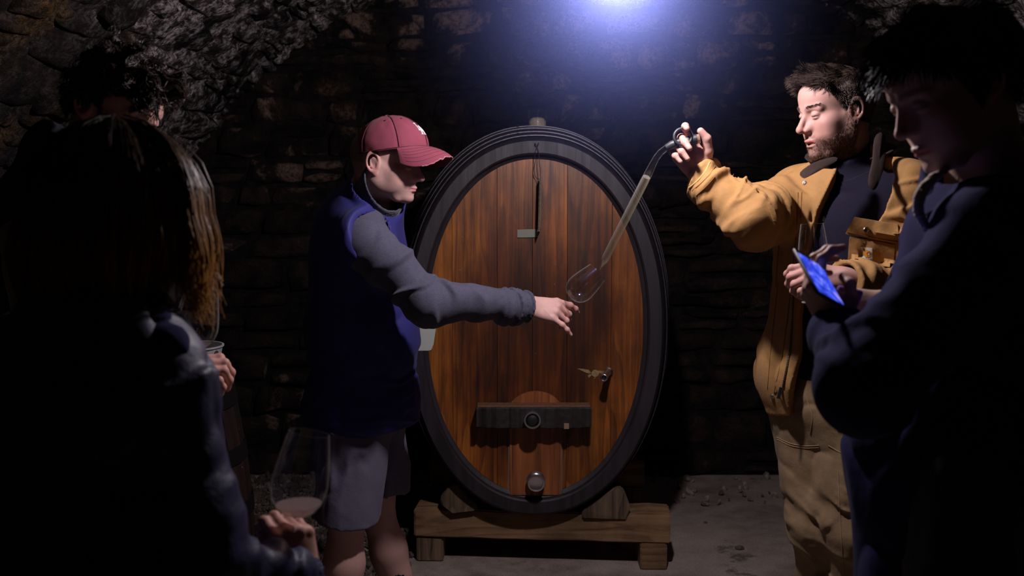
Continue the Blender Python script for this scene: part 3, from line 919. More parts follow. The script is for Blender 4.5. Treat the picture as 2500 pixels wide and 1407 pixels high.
for x in (dx0 - .0012, dx1 + .0012):
    bm = bmesh.new(); bm_box(bm, (x - .0016, YH - .003, dzb + .01), (x + .0016, YH + .004, zs)); bm_obj('sealing_tallow', bm, M_TAL, DOOR)
# crossbar
bm = bmesh.new(); r = random.Random(3)
x0, x1 = W(1163, 1020, YH - .095).x, W(1444, 1020, YH - .095).x; z1 = W(1300, 995, YH - .095).z; z0 = W(1300, 1049, YH - .095).z
nx = 46; cols = []
for i in range(nx + 1):
    t = i / nx; x = x0 + (x1 - x0) * t
    cc = W(1300, 1020, YH).x
    ridge = .011 * abs(math.sin((x - cc) * 62 + .8 * math.sin((x - cc) * 31))) if abs(x - cc) > .035 else .004
    yf = YH - .085 - ridge - .004 * r.random(); cut_ = .018 * max(0, 1 - min(t, 1 - t) / .12)
    cols.append([bm.verts.new((x, yf + .006, z1 - .002 * r.random())), bm.verts.new((x, yf, z1 - .006)), bm.verts.new((x, yf, z0 + .006 + cut_ * .3)), bm.verts.new((x, yf + .006, z0 + cut_ * .3 + .004 * r.random())), bm.verts.new((x, YH - .012, z0 - .008 + cut_)), bm.verts.new((x, YH - .012, z1 - .004))])
for a, b in zip(cols, cols[1:]):
    for k in range(6): bm.faces.new((a[k], a[(k + 1) % 6], b[(k + 1) % 6], b[k]))
bm.faces.new(cols[0]); bm.faces.new(cols[-1][::-1])
BAR = bm_obj('crossbar', bm, M_BAR, CASK); BAR['label'] = 'charred black ribbed crossbar over the manhole door'
bm = bmesh.new(); bm_box(bm, (x0 + .003, YH - .083, z1 - .003), (x1 - .003, YH - .014, z1 + .0035), .0015); bm_obj('crossbar_top', bm, mat_simple('worn_brown_oak', (.17, .075, .035), .6, bump=.4, bscale=60, var=.3), BAR)
bm = bmesh.new(); p = W(1383, 1041, YH - .098); bm_box(bm, (p.x - .010, p.y - .0012, p.z - .0115), (p.x + .010, p.y + .006, p.z + .0115), .001); bm_obj('worn_spot', bm, mat_simple('bare_wood_chip', (.30, .19, .11), .7), BAR)
def disc_thing(name, px, py, y_tip, prof, mat, parent, tilt=(0, 0, 0), n=36):
    p = W(px, py, y_tip)
    bm = bmesh.new(); Mx = Matrix.Translation(p) @ Euler(tilt).to_matrix().to_4x4() @ Matrix.Rotation(math.radians(90), 4, 'X')
    bm_lathe(bm, prof, Mx, n); return bm_obj(name, bm, mat, parent, True), Mx
# steel screw ring in the bar: (radius, distance towards the viewer)
yt = YH - .130
o, Mx = disc_thing('screw_collar', 1300, 1027, yt, [(.029, -.05), (.031, -.012), (.0345, -.008), (.0345, -.001), (.033, .001), (.027, .001), (.0245, -.004), (.0240, -.02), (0, -.022)], M_STEEL, BAR)
bm = bmesh.new(); bm_lathe(bm, [(.0235, -.021), (.0225, -.006), (.019, -.001), (.011, .002), (0, .003)], Mx, 32); bm_obj('screw_head', bm, M_BLACK, BAR, True)
o, Mx = disc_thing('drain_plug', 1309, 1181, YH - .0955, [(.028, -.075), (.028, -.052), (.0375, -.050), (.0375, -.040), (.031, -.038), (.031, -.012), (.0345, -.010), (.0345, 0), (.033, .002), (.028, .0025), (.026, .0015), (.0, .0035)], M_STEEL, CASK)
o['label'] = 'round steel drain plug'
# sampling tap
bm = bmesh.new(); pb = W(1487, 906, YH); pt = W(1474, 923, YH - .115)
pt = pb + (pt - pb)
Mx = frame(pb, z=(pt - pb)); L = (pt - pb).length
bm_lathe(bm, [(0, 0), (.0165, 0), (.0165, .012), (.0125, .016), (.0125, L - .02), (.0145, L - .018), (.0145, L), (.0125, L + .001), (.0095, L - .002), (.009, L - .010), (0, L - .010)], Mx, 32)
TAP = bm_obj('sampling_tap', bm, M_STEEL, CASK, True); TAP['label'] = 'small steel sampling tap'
bm = bmesh.new(); bm_lathe(bm, [(.0088, L - .0095), (.0088, L - .0092), (0, L - .0092)], Mx, 24); bm_box(bm, (-.0025, -.0045, L - .0092), (.0025, .0045, L - .004), .0008, M=Mx)
bm_obj('tap_valve', bm, M_BLACK, TAP, False)
# wax seal residue beside the tap
bm = bmesh.new(); c = W(1453, 912, YH)
def flat_poly(bm, pts, y0, y1):
    f = [bm.verts.new((x, y0, z)) for x, z in pts]; g = [bm.verts.new((x, y1, z)) for x, z in pts]
    bm.faces.new(f); bm.faces.new(g[::-1])
    for k in range(len(pts)): bm.faces.new((f[k], f[(k + 1) % len(pts)], g[(k + 1) % len(pts)], g[k]))
def pxl(lst, Y): return [(W(a, b, Y).x, W(a, b, Y).z) for a, b in lst]
flat_poly(bm, [(c.x + .0148 * math.cos(2 * math.pi * k / 20), c.z + .0148 * math.sin(2 * math.pi * k / 20)) for k in range(20)], YH - .003, YH + .001)
flat_poly(bm, pxl([(1409, 900), (1425, 901), (1438, 904), (1444, 911), (1440, 913), (1428, 909)], YH), YH - .002, YH + .001)
flat_poly(bm, pxl([(1446, 914), (1442, 919), (1437, 923), (1435, 917), (1440, 914)], YH), YH - .002, YH + .001)
flat_poly(bm, pxl([(1460, 905), (1474, 906), (1472, 913), (1461, 911)], YH), YH - .0018, YH + .001)
flat_poly(bm, pxl([(1451, 919), (1454, 923), (1449, 927), (1452, 922)], YH), YH - .0018, YH + .001)
bm_obj('wax_residue', bm, M_WAX, CASK)
# hook on the chime
bm = bmesh.new(); p = W(1310, 352, YF)
bm_tube(bm, [p + V((-.006, .01, .002)), p + V((-.006, -.012, .002)), p + V((-.004, -.018, -.004)), p + V((.002, -.020, -.007)), p + V((.006, -.017, -.003)), p + V((.007, -.012, .004))], .0022, 8)
bm_obj('hook', bm, M_BLACKWIRE, CASK, True)
# bung
BUNG = empty('bung', W(1312, 300, YF + .52)); 
pz = CZ + BO + bulge(YF + .5) ; BX = W(1312, 300, YF + .5).x
BUNG.location = (BX, YF + .5, pz)
props(BUNG, 'clear stopper with cream base standing in the top of the cask', 'stopper')
Mb = Matrix.Translation((BX, YF + .5, pz))
bm = bmesh.new(); bm_lathe(bm, [(0, -.02), (.036, -.02), (.038, .020), (.030, .034), (.018, .040), (0, .041)], Mb, 28); bm_obj('stopper_core', bm, mat_simple('cream_silicone', (.42, .36, .25), .7, bump=.4, bscale=90, var=.25), BUNG, True)
bm = bmesh.new(); bm_lathe(bm, [(.0385, -.005), (.0405, .064), (.0415, .072), (.039, .072), (.0375, .064), (.0385, .021)], Mb, 28, True); bm_obj('stopper_cup', bm, M_GLASS, BUNG, True)
# corrugated card hung edge-on from the hook
CARD = empty('cardboard_sign', W(1315, 430, YH - .06)); props(CARD, 'corrugated card hanging edge-on by a string on the cask head', 'sign')
pt_, pb_ = W(1319, 431, YH - .10), W(1315, 568, YH - .10)
bm = bmesh.new(); nseg = 60
axis = (V((pt_.x, 0, 0)) - V((0, 0, 0)))
yb = YH - .006
for side in (-1, 1):
    q = []
    for z_, x_ in ((pt_.z, pt_.x), (pb_.z + .012, pb_.x + .0006), (pb_.z + .003, pb_.x - .003)):
        for y_ in (pt_.y, yb):
            q.append((x_ + side * .0022 + (y_ - pt_.y) * .075, y_, z_))
    a = [bm.verts.new(V(c) + V((-.0003, 0, 0))) for c in q]; b = [bm.verts.new(V(c) + V((.0003, 0, 0))) for c in q]
    for i in (0, 2):
        bm.faces.new((a[i], a[i + 1], a[i + 3], a[i + 2])); bm.faces.new((b[i], b[i + 2], b[i + 3], b[i + 1]))
        bm.faces.new((a[i], a[i + 2], b[i + 2], b[i])); bm.faces.new((a[i + 1], b[i + 1], b[i + 3], a[i + 3]))
bm_obj('card_liner', bm, M_CARD, CARD)
bm = bmesh.new(); pv = None; n = 130
for i in range(n + 1):
    t = i / n; z_ = pt_.z + (pb_.z + .003 - pt_.z) * t; x_ = pt_.x + (pb_.x - pt_.x) * t + .0018 * math.sin(t * n * math.pi * .5)
    v2 = [bm.verts.new((x_, pt_.y, z_)), bm.verts.new((x_ + (yb - pt_.y) * .075, yb, z_))]
    if pv: bm.faces.new((pv[0], pv[1], v2[1], v2[0]))
    pv = v2
bm_obj('flute', bm, M_CARD, CARD)
bm = bmesh.new(); flat_poly(bm, pxl([(1263, 561), (1290, 560), (1313, 560), (1314, 579), (1288, 580), (1263, 580)], YH - .006), YH - .0065, YH - .0055)
m, nt, b = mat_new('clear_tape'); b.inputs['Base Color'].default_value = (.34, .36, .30, 1); b.inputs['Alpha'].default_value = .62; b.inputs['Roughness'].default_value = .35
bm_obj('tape', bm, m, CARD)['label'] = 'piece of cloudy clear tape'
bm = bmesh.new(); hk = W(1311, 357, YF) + V((0, -.018, 0))
for dx, e in ((-.006, W(1306, 430, YH - .02)), (.004, V((pt_.x + .001, pt_.y + .03, pt_.z - .006)))):
    pts = [hk + (e - hk) * t + V((dx * math.sin(t * 3.14) * (1 + .6 * math.sin(t * 9)), .006 * math.sin(t * 5), -.0)) for t in [i / 10 for i in range(11)]]
    bm_tube(bm, pts, .0013, 6)
bm_tube(bm, [W(1306, 430, YH - .02), W(1312, 437, YH - .03), V((pt_.x - .001, pt_.y + .03, pt_.z - .01))], .0012, 6)
bm_obj('string', bm, M_BLACKWIRE, CARD, True)
# ---------------------------------------------------------------- timber stand
STAND = empty('cask_stand', (CX, 4.1, 0)); props(STAND, 'low sawn timber stand under the oval cask', 'stand')
def rail_box(name, pA, pB, ztop, zbot, depth, mat, parent, bev=.006, jit=.003, seed=1):
    """beam whose front face runs pA -> pB (x, y)"""
    bm = bmesh.new(); r = random.Random(seed); d = (V((pB[0], pB[1], 0)) - V((pA[0], pA[1], 0))); L = d.length; d.normalize(); n = V((-d.y, d.x, 0))
    if n.y < 0: n = -n
    secs = []
    for i in range(13):
        t = i / 12; c = V((pA[0], pA[1], 0)) + d * L * t; zt = ztop[0] + (ztop[1] - ztop[0]) * t + r.uniform(-jit, jit); zb = zbot[0] + (zbot[1] - zbot[0]) * t + r.uniform(-jit, jit) * .5
        secs.append([bm.verts.new((c.x, c.y, zb)), bm.verts.new((c.x, c.y, zt)), bm.verts.new((c.x + n.x * depth, c.y + n.y * depth, zt)), bm.verts.new((c.x + n.x * depth, c.y + n.y * depth, zb))])
    for a, b in zip(secs, secs[1:]):
        for k in range(4): bm.faces.new((a[k], a[(k + 1) % 4], b[(k + 1) % 4], b[k]))
    bm.faces.new(secs[0]); bm.faces.new(secs[-1][::-1])
    bmesh.ops.recalc_face_normals(bm, faces=bm.faces[:])
    es = [e for e in bm.edges if len(e.link_faces) == 2 and e.calc_face_angle() > .8]
    bmesh.ops.bevel(bm, geom=es, offset=bev, segments=2, affect='EDGES')
    return bm_obj(name, bm, mat, parent)
yl, yr = 4.03, 3.945
p0, p1 = W(1010, 1243, yl), W(1638, 1257, yr); q0, q1 = W(1010, 1312, yl), W(1638, 1329, yr)
rail_box('rail', (p0.x, yl), (p1.x, yr), (p0.z, p1.z), (q0.z, q1.z), .15, M_RAIL, STAND)
rail_box('rail', (p0.x, yl + .80), (p1.x, yr + .80), (p0.z, p1.z), (q0.z, q1.z), .15, M_RAIL, STAND, seed=5)
for dy in (0, .80):
    a, b = W(1017, 1340, yl), W(1082, 1340, yl)
    rail_box('foot', (a.x, yl + .004 + dy), (b.x, yl + .002 + dy), (q0.z, q0.z), (.0, .0), .17, M_POST, STAND, .006, .0008, 7)
    a, b = W(1563, 1360, yr), W(1628, 1360, yr)
    rail_box('foot', (a.x, yr - .006 + dy), (b.x, yr - .008 + dy), (q1.z, q1.z), (.0, .0), .17, M_RAIL if dy == 0 else M_POST, STAND, .005, .0008, 9)
def chock(pts, Y0, depth, label, seed):
    bm = bmesh.new(); r = random.Random(seed); P = pxl(pts, Y0)
    cx = sum(p[0] for p in P) / len(P); cz = sum(p[1] for p in P) / len(P)
    f = [bm.verts.new((x, Y0 + r.uniform(-.004, .004), z)) for x, z in P]; g = [bm.verts.new((cx + (x - cx) * .96, Y0 + depth, cz + (z - cz) * .97)) for x, z in P]
    bm.faces.new(f); bm.faces.new(g[::-1])
    for k in range(len(P)): bm.faces.new((f[k], f[(k + 1) % len(P)], g[(k + 1) % len(P)], g[k]))
    bmesh.ops.bevel(bm, geom=bm.edges[:], offset=.005, segments=2, affect='EDGES')
    bmesh.ops.triangulate(bm, faces=[q for q in bm.faces if len(q.verts) > 4])
    o = bm_obj('chock', bm, M_CHOCK); props(o, label, 'chock', 'wooden chocks under the cask'); return o
chock([(1099, 1184), (1114, 1183), (1168, 1240), (1158, 1250), (1104, 1257), (1080, 1238), (1074, 1218)], 3.985, .14, 'pale wooden chock wedged under the left side of the cask', 2)
chock([(1423, 1247), (1500, 1192), (1514, 1191), (1527, 1204), (1540, 1240), (1536, 1252), (1529, 1271), (1424, 1268), (1420, 1258)], 3.955, .14, 'dark wooden chock wedged under the right side of the cask', 3)
# ---------------------------------------------------------------- people: shared pieces
S_SKIN = mat_skin('skin')
def bbox(pts, m):
    a = np.array([tuple(p) for p in pts]); return V(a.min(0) - m), V(a.max(0) + m)

def mesh_regions(s, h, lo, hi, fine):
    """one surface, finer inside the given balls (centre, radius, cell)"""
    vs, q = s.mesh(h, lo, hi)
    parts = []
    keep = np.ones(len(q), bool)
    for c, r, hf in fine:
        ins = ((vs - A3(c)) ** 2).sum(1) < (r - hf) ** 2
        keep &= ~ins[q].all(1)
    q0 = q[keep]; u, inv = np.unique(q0, return_inverse=True); parts.append((vs[u], inv.reshape(q0.shape)))
    for c, r, hf in fine:
        v2, q2 = s.mesh(hf, V(c) - V((r, r, r)) * 1.03, V(c) + V((r, r, r)) * 1.03)
        ins = ((v2 - A3(c)) ** 2).sum(1) < (r + hf) ** 2
        # leave out what another ball already covers
        k = ins[q2].all(1); q2 = q2[k]; u, inv = np.unique(q2, return_inverse=True); parts.append((v2[u], inv.reshape(q2.shape)))
    return join_np(parts)

def folds(s, a, b, rad, amp, freq=22, across=6, seed=0.0, sharp=.5, mask=None):
    """cloth wrinkles running round the limb a-b (or along it when across > freq)"""
    a_, b_ = A3(a), A3(b); u = b_ - a_; L = float(np.linalg.norm(u)); u = u / L
    def f(P):
        d = P - a_; al = d @ u; pe = d - al[..., None] * u
        r2 = (pe * pe).sum(-1)
        w = np.clip(1 - np.maximum(r2 / rad ** 2 - .5, 0) * 2, 0, 1) * np.clip((al + rad * .5) / (rad * .6), 0, 1) * np.clip((L + rad * .5 - al) / (rad * .6), 0, 1)
        Q = pe * across + (u * freq) * al[..., None] + seed * 7.31
        wq = vnoise(pe * 7 + u * (al * 4)[..., None] + seed) * 1.5
        n = vnoise(Q + wq[..., None] * u)
        n2 = vnoise(Q * 1.4 + 5.7)
        m_ = np.clip(.5 + 1.6 * vnoise(P * 6 + seed + 31), .1, 1)
        v = np.clip(np.abs(n) * 2.6, 0, 1); v = v * v * (3 - 2 * v)
        return w * amp * (m_ * (.55 - 1.15 * (1 - v)) - .80 * n + .25 * n2)
    return s.fun('d', f, (V(a) + V(b)) / 2, L / 2 + rad)

def crumple(s, c, r, amp, scale=(8, 8, 8), seed=0.0):
    sc_ = np.array(scale, np.float32)
    c_ = A3(c)
    def f(P):
        w = np.clip(2.2 - 2.2 * np.sqrt(((P - c_) ** 2).sum(-1)) / r, 0, 1)
        n = vnoise(P * sc_ + seed); n2 = vnoise(P * sc_ * 2.2 + seed + 3)
        return w * amp * ((1 - np.clip(np.abs(n) * 3, 0, 1)) ** 2 * 1.1 + .45 * n2 + .3 * n)
    return s.fun('d', f, c, r)

def limb_body(s, a, b, c, r0, r1, r2, k=.02):
    s.cap(a, b, r0, r1, k); s.cap(b, c, r1 * .98, r2, k)

def make_body(name, root, J, headM, hand_specs, skin=(.55, .32, .25), head_kw={}, col_kw={}, hres=.0022, handres=.0019, colf=None, neck_r=.056, legs=True, hair_col=None, coarse=.010, thick=1.0):
    """one continuous body: head, neck, trunk, arms with hands, legs with feet"""
    s = SDF(); f, r = J['f'], J['r']; Rt = frame((0, 0, 0), x=f, z=(0, 0, 1)).to_3x3()
    if headM is not None: sculpt_head(s, headM, neck_to=J['neck'], neck_r=neck_r, **head_kw)
    s.cap(J['neck'], J['chest'], .06, .09, .04)
    s.ell(J['chest'], (.095 * thick, .15 * thick, .16), Rt, .05)
    s.ell((J['chest'] + J['pelvis']) / 2, (.09 * thick, .13 * thick, .2), Rt, .05)
    s.ell(J['pelvis'], (.10 * thick, .15 * thick, .12), Rt, .05)
    for sd in 'LR':
        s.cap(J['sh' + sd], J['neck'] - V((0, 0, .05)), .045, .05, .04)
        limb_body(s, J['sh' + sd], J['el' + sd], J['wr' + sd], .048, .038, .027)
    if legs:
        for sd in 'LR':
            s.cap(J['hip' + sd], J['kn' + sd], .082 * thick, .054 * thick, .03)
            kn, an = J['kn' + sd], J['an' + sd]; m = kn.lerp(an, .33)
            s.cap(kn, m, .053 * thick, .060 * thick, .02); s.cap(m, an, .060 * thick, .036, .02)
            s.ell(m - V(J.get('lf' + sd, f)) * .014, (.045 * thick, .048 * thick, .10), Rt, .03)
            t = an + V(J.get('lf' + sd, f)) * .15; s.cap(an, V((t.x, t.y, .035)), .036, .030, .02); s.sph(V((an.x, an.y, .04)), .035, .02)
    fine = []
    if headM is not None: fine.append((headM @ V((.0, 0, .0)), .168, hres))
    for M, kw in hand_specs:
        kw = dict(kw); hr = kw.pop('hres', handres); sculpt_hand(s, M, **kw); fine.append((M @ V((.075, 0, 0)), .125, hr))
    pts = [J[k] for k in J if isinstance(J[k], Vector) and k not in ('f', 'r', 'lfL', 'lfR')] + [M @ V((.19, 0, 0)) for M, _ in hand_specs]
    if headM is not None: pts += [headM @ V((0, 0, .13))]
    lo, hi = bbox(pts, .17)
    vs, q = mesh_regions(s, coarse, lo, hi, fine)
    col = np.tile(np.array(skin, np.float32), (len(vs), 1)) * (1 + .08 * fbm(vs * 25) + .05 * fbm(vs * 160, 2))[:, None]
    if headM is not None:
        near = ((vs - A3(headM.translation)) ** 2).sum(1) < .2 ** 2
        col[near] = head_color(headM, vs[near], skin, wide=head_kw.get('wide', 1), deep=head_kw.get('deep', 1), low=head_kw.get('low', 1), **col_kw)
    for M, kw in hand_specs:    # redder knuckles and finger ends
        ql = to_local(M, vs); near = (np.abs(ql) < .2).all(1)
        wgt = np.clip((ql[:, 0] - .06) / .08, 0, 1) * near * .35
        col = col * (1 - wgt[:, None] * np.array((0, .35, .35)))
    if colf is not None: col = colf(vs, col)
    o = np_mesh(name, vs, q, S_SKIN, root, True, np.clip(col, .003, 1))
    return o, s

def tubes_np(P, rad, n=3):
    """P (strands, pts, 3), rad (strands, pts) -> verts, quads"""
    S, K, _ = P.shape
    T = np.gradient(P, axis=1); T /= np.linalg.norm(T, axis=2, keepdims=True) + 1e-9
    up = np.zeros_like(T); up[..., 2] = 1; up[np.abs(T[..., 2]) > .9] = (1, 0, 0)
    A_ = np.cross(T, up); A_ /= np.linalg.norm(A_, axis=2, keepdims=True) + 1e-9; B_ = np.cross(T, A_)
    vs = []
    for k in range(n):
        a = 2 * math.pi * k / n
        vs.append(P + (A_ * math.cos(a) + B_ * math.sin(a)) * rad[..., None])
    vs = np.stack(vs, 2)      # S,K,n,3
    idx = np.arange(S * K * n).reshape(S, K, n)
    q = np.stack([idx[:, :-1], np.roll(idx, -1, 2)[:, :-1], np.roll(idx, -1, 2)[:, 1:], idx[:, 1:]], -1).reshape(-1, 4)
    return vs.reshape(-1, 3).astype(np.float32), q

def hair_on(M, roots_mask, bodyv, bodyq, n, length, flow, rad=.0007, seed=0, segs=6, lift=.35, curl=.3, curl_s=60., deep=1.0, clump=0.0, shell=None):
    """strands rooted on head vertices; flow(local positions) -> local direction the hair is combed to"""
    rng = np.random.default_rng(seed)
    L = to_local(M, bodyv); ok = roots_mask(L)
    tri = bodyq[ok[bodyq].all(1)]
    a, b, c, d = (L[tri[:, i]] for i in range(4)); nrm = np.cross(c - a, d - b); ar = np.linalg.norm(nrm, axis=1); nrm /= ar[:, None] + 1e-12
    pick = rng.choice(len(tri), n, p=ar / ar.sum()); u, v = rng.random((2, n, 1))
    root = (a[pick] * (1 - u) + b[pick] * u) * (1 - v) + (d[pick] * (1 - u) + c[pick] * u) * v
    cen = np.array((-.01, 0, .03), np.float32)
    N_ = nrm[pick]; sgn = np.sign((N_ * (root - cen)).sum(1, keepdims=True)); N_ = N_ * sgn
    ln = length(root) * (.7 + .5 * rng.random(n))
    F = flow(root, rng); F /= np.linalg.norm(F, axis=1, keepdims=True) + 1e-9
    P = np.zeros((n, segs, 3), np.float32); P[:, 0] = root - N_ * .001
    dirn = N_ * lift + F; dirn /= np.linalg.norm(dirn, axis=1, keepdims=True)
    ph = fbm(root * curl_s, 2)[:, None] * 4
    for k in range(1, segs):
        t = k / (segs - 1)
        w = np.stack([vnoise(P[:, k - 1] * curl_s + 3.1), vnoise(P[:, k - 1] * curl_s + 9.7), vnoise(P[:, k - 1] * curl_s + 17.2)], 1)
        dd = N_ * lift * (1 - t) + F + w * curl + .12 * rng.standard_normal((n, 3))
        dd /= np.linalg.norm(dd, axis=1, keepdims=True)
        P[:, k] = P[:, k - 1] + dd * (ln / (segs - 1))[:, None]
        # stay outside the skull
        q = P[:, k] - np.array((-.012, 0, .036)); k0 = np.sqrt(((q / np.array((.099 * deep, .078, .085))) ** 2).sum(1))
        k0 = np.where(P[:, k, 2] < .0, 9, k0)
        fix = k0 < 1.01
        P[fix, k] = (np.array((-.012, 0, .036)) + q / k0[:, None] * 1.015)[fix]
    R_ = rad * (1 - .75 * np.linspace(0, 1, segs) ** 2)[None] * (.8 + .5 * rng.random((n, 1)))
    Pw = to_world(M, P.reshape(-1, 3)).reshape(P.shape)
    return tubes_np(Pw, R_)

def mat_hair(name, root, tip=None, rough=.35, z0=None, z1=None, spec=.5, var=.35):
    m, nt, b = mat_new(name); N = NT(nt)
    v = N.noise(1.0, 3, N.map((180, 180, 30)), .7)
    if tip is None: c = N.ramp(v, [(.3, tuple(x * (1 - var) for x in root)), (.7, tuple(x * (1 + var) for x in root))])
    else:
        g = nt.nodes.new('ShaderNodeNewGeometry'); z = N.sep(g.outputs['Position'])[2]
        f = N.math('DIVIDE', N.math('SUBTRACT', z, z0), (z1 - z0)); f = N.math('ADD', f, N.math('MULTIPLY', N.math('SUBTRACT', N.noise(1.0, 3, N.map((60, 60, 6)), .7), .5), .9), True)
        c = N.mix(f, root, tip); c = N.mix(1.0, c, N.ramp(v, [(.3, 1 - var), (.7, 1 + var)]), 'MULTIPLY')
    N.link(c, b.inputs['Base Color']); b.inputs['Roughness'].default_value = rough; b.inputs['Specular IOR Level'].default_value = spec
    return m

from mathutils.bvhtree import BVHTree
def bvh_of(o):
    me = o.data; off = root_loc(o)
    vs = np.empty(len(me.vertices) * 3, np.float32); me.vertices.foreach_get('co', vs); vs = vs.reshape(-1, 3) + A3(off)
    k = len(me.loops) // len(me.polygons)
    f = np.empty(len(me.loops), np.int32); me.loops.foreach_get('vertex_index', f)
    return BVHTree.FromPolygons(vs.tolist(), f.reshape(-1, k).tolist())
def hit(bvh, px, py, ymin=.5):
    """where the line of sight through a photo pixel meets a built surface"""
    d = (W(px, py, 3.0) - V((0, 0, CAM_Z))).normalized()
    p, n, i, t = bvh.ray_cast(V((0, 0, CAM_Z)) + d * ymin, d)
    if p is None: return None, None
    if n.dot(d) > 0: n = -n
    return p, n
def surf_line(bvh, pts, per=14):
    """points on the surface along a pixel polyline"""
    out = []
    for (a, b), (c, d) in zip(pts, pts[1:]):
        L = max(1, int(math.hypot(c - a, d - b) / per))
        for i in range(L):
            p, n = hit(bvh, a + (c - a) * i / L, b + (d - b) * i / L)
            if p is not None: out.append((p, n))
    p, n = hit(bvh, *pts[-1])
    if p is not None: out.append((p, n))
    good = out[:1]
    for q in out[1:]:
        if (q[0] - good[-1][0]).length < .05: good.append(q)
    return good
def seam(bvh, pts, r, mat, parent, name='seam', off=.0, per=14, flat=1.0):
    L = surf_line(bvh, pts, per)
    if len(L) < 3: return None
    P = [p + n * off for p, n in L]
    P = [P[0]] + [(P[i - 1] + P[i] * 2 + P[i + 1]) / 4 for i in range(1, len(P) - 1)] + [P[-1]]
    bm = bmesh.new(); bm_tube(bm, P, r, 6); return bm_obj(name, bm, mat, parent, True)
def patch(bvh, quad, nx, ny, thick, mat, parent, name, bulge_=0.0, off=0.0, shape=None):
    """thin slab lying on a built surface; quad = pixel corners tl, tr, br, bl"""
    tl, tr, br, bl = [np.array(p, float) for p in quad]
    G = []
    for j in range(ny + 1):
        row = []
        for i in range(nx + 1):
            u, v = i / nx, j / ny
            if shape: u, v = shape(u, v)
            c = (tl * (1 - u) + tr * u) * (1 - v) + (bl * (1 - u) + br * u) * v
            p, n = hit(bvh, *c)
            row.append((p, n))
        G.append(row)
    ok = [q for r in G for q in r if q[0] is not None]
    if not ok: return None
    na = sum((q[1] for q in ok), V((0, 0, 0))).normalized()
    md = sorted(q[0].y for q in ok)[len(ok) // 2]
    bm = bmesh.new(); T_, B_ = [], []
    for j, r in enumerate(G):
        a, b = [], []
        for i, (p, n) in enumerate(r):
            u, v = i / nx, j / ny
            if p is None or abs(p.y - md) > .12:
                uu, vv = (shape(u, v) if shape else (u, v)); c = (tl * (1 - uu) + tr * uu) * (1 - vv) + (bl * (1 - uu) + br * uu) * vv; p = W(c[0], c[1], md)
            h = thick + bulge_ * math.sin(math.pi * u) * math.sin(math.pi * v)
            a.append(bm.verts.new(p + na * (h + off))); b.append(bm.verts.new(p + na * (off - .002)))
        T_.append(a); B_.append(b)
    for j in range(ny):
        for i in range(nx):
            bm.faces.new((T_[j][i], T_[j][i + 1], T_[j + 1][i + 1], T_[j + 1][i]))
    per = [(0, i) for i in range(nx)] + [(j, nx) for j in range(ny)] + [(ny, nx - i) for i in range(nx)] + [(ny - j, 0) for j in range(ny)]
    for (a, b), (c, d) in zip(per, per[1:] + per[:1]):
        bm.faces.new((T_[a][b], B_[a][b], B_[c][d], T_[c][d]))
    return bm_obj(name, bm, mat, parent, True)

def shoes(J, root, mat, f_=None, size=1.0):
    for sd in 'LR':
        an = J['an' + sd]; f = V(J.get('lf' + sd, J['f'])); s = SDF(); R = frame((0, 0, 0), x=f, z=(0, 0, 1)).to_3x3()
        b = V((an.x, an.y, 0))
        s.ell(b + f * .10 + V((0, 0, .045)), (.125, .05, .05), R, .03); s.ell(b + f * -.02 + V((0, 0, .05)), (.06, .042, .055), R, .03)
        s.cap(b + V((0, 0, .06)), an + V((0, 0, .03)), .047, .045, .03)
        s.cut(V((0, 0, .004)), (0, 0, -1))
        lo, hi = bbox([b - f * .1, b + f * .26, an + V((0, 0, .02))], .09)
        vs, q = s.mesh(.006, lo, hi); np_mesh('shoe', vs, q, mat, root)

# wine glass: profile of bowl, stem and foot, as one thin walled vessel; origin at the foot, +Z to the rim
def glass_prof(h=.215, bowl_r=.042, rim_r=.030, stem=.085, foot_r=.034, th=.0009):
    bh = h - stem
    out = [(0, 0), (foot_r, 0), (foot_r, .0015), (.012, .005), (.0045, .012), (.0036, .03), (.0036, stem - .016), (.0055, stem - .006), (.011, stem + .001)]
    for i in range(1, 13):
        t = i / 12
        r = bowl_r * math.sin(min(1, t / .38) * math.pi / 2) ** .8 if t < .38 else bowl_r + (rim_r - bowl_r) * ((t - .38) / .62) ** 1.35
        out.append((max(r, .011), stem + bh * (t if t >= .38 else .38 * (1 - math.cos(min(1, t / .38) * math.pi / 2)) * 1.0 + .0) if t < .38 else stem + bh * t))
    inn = [(max(r - th, 0.0008), z + (0 if z > stem + .02 else th)) for r, z in out[9:]][::-1]
    inn.append((0, stem + .004))
    return out, inn, stem
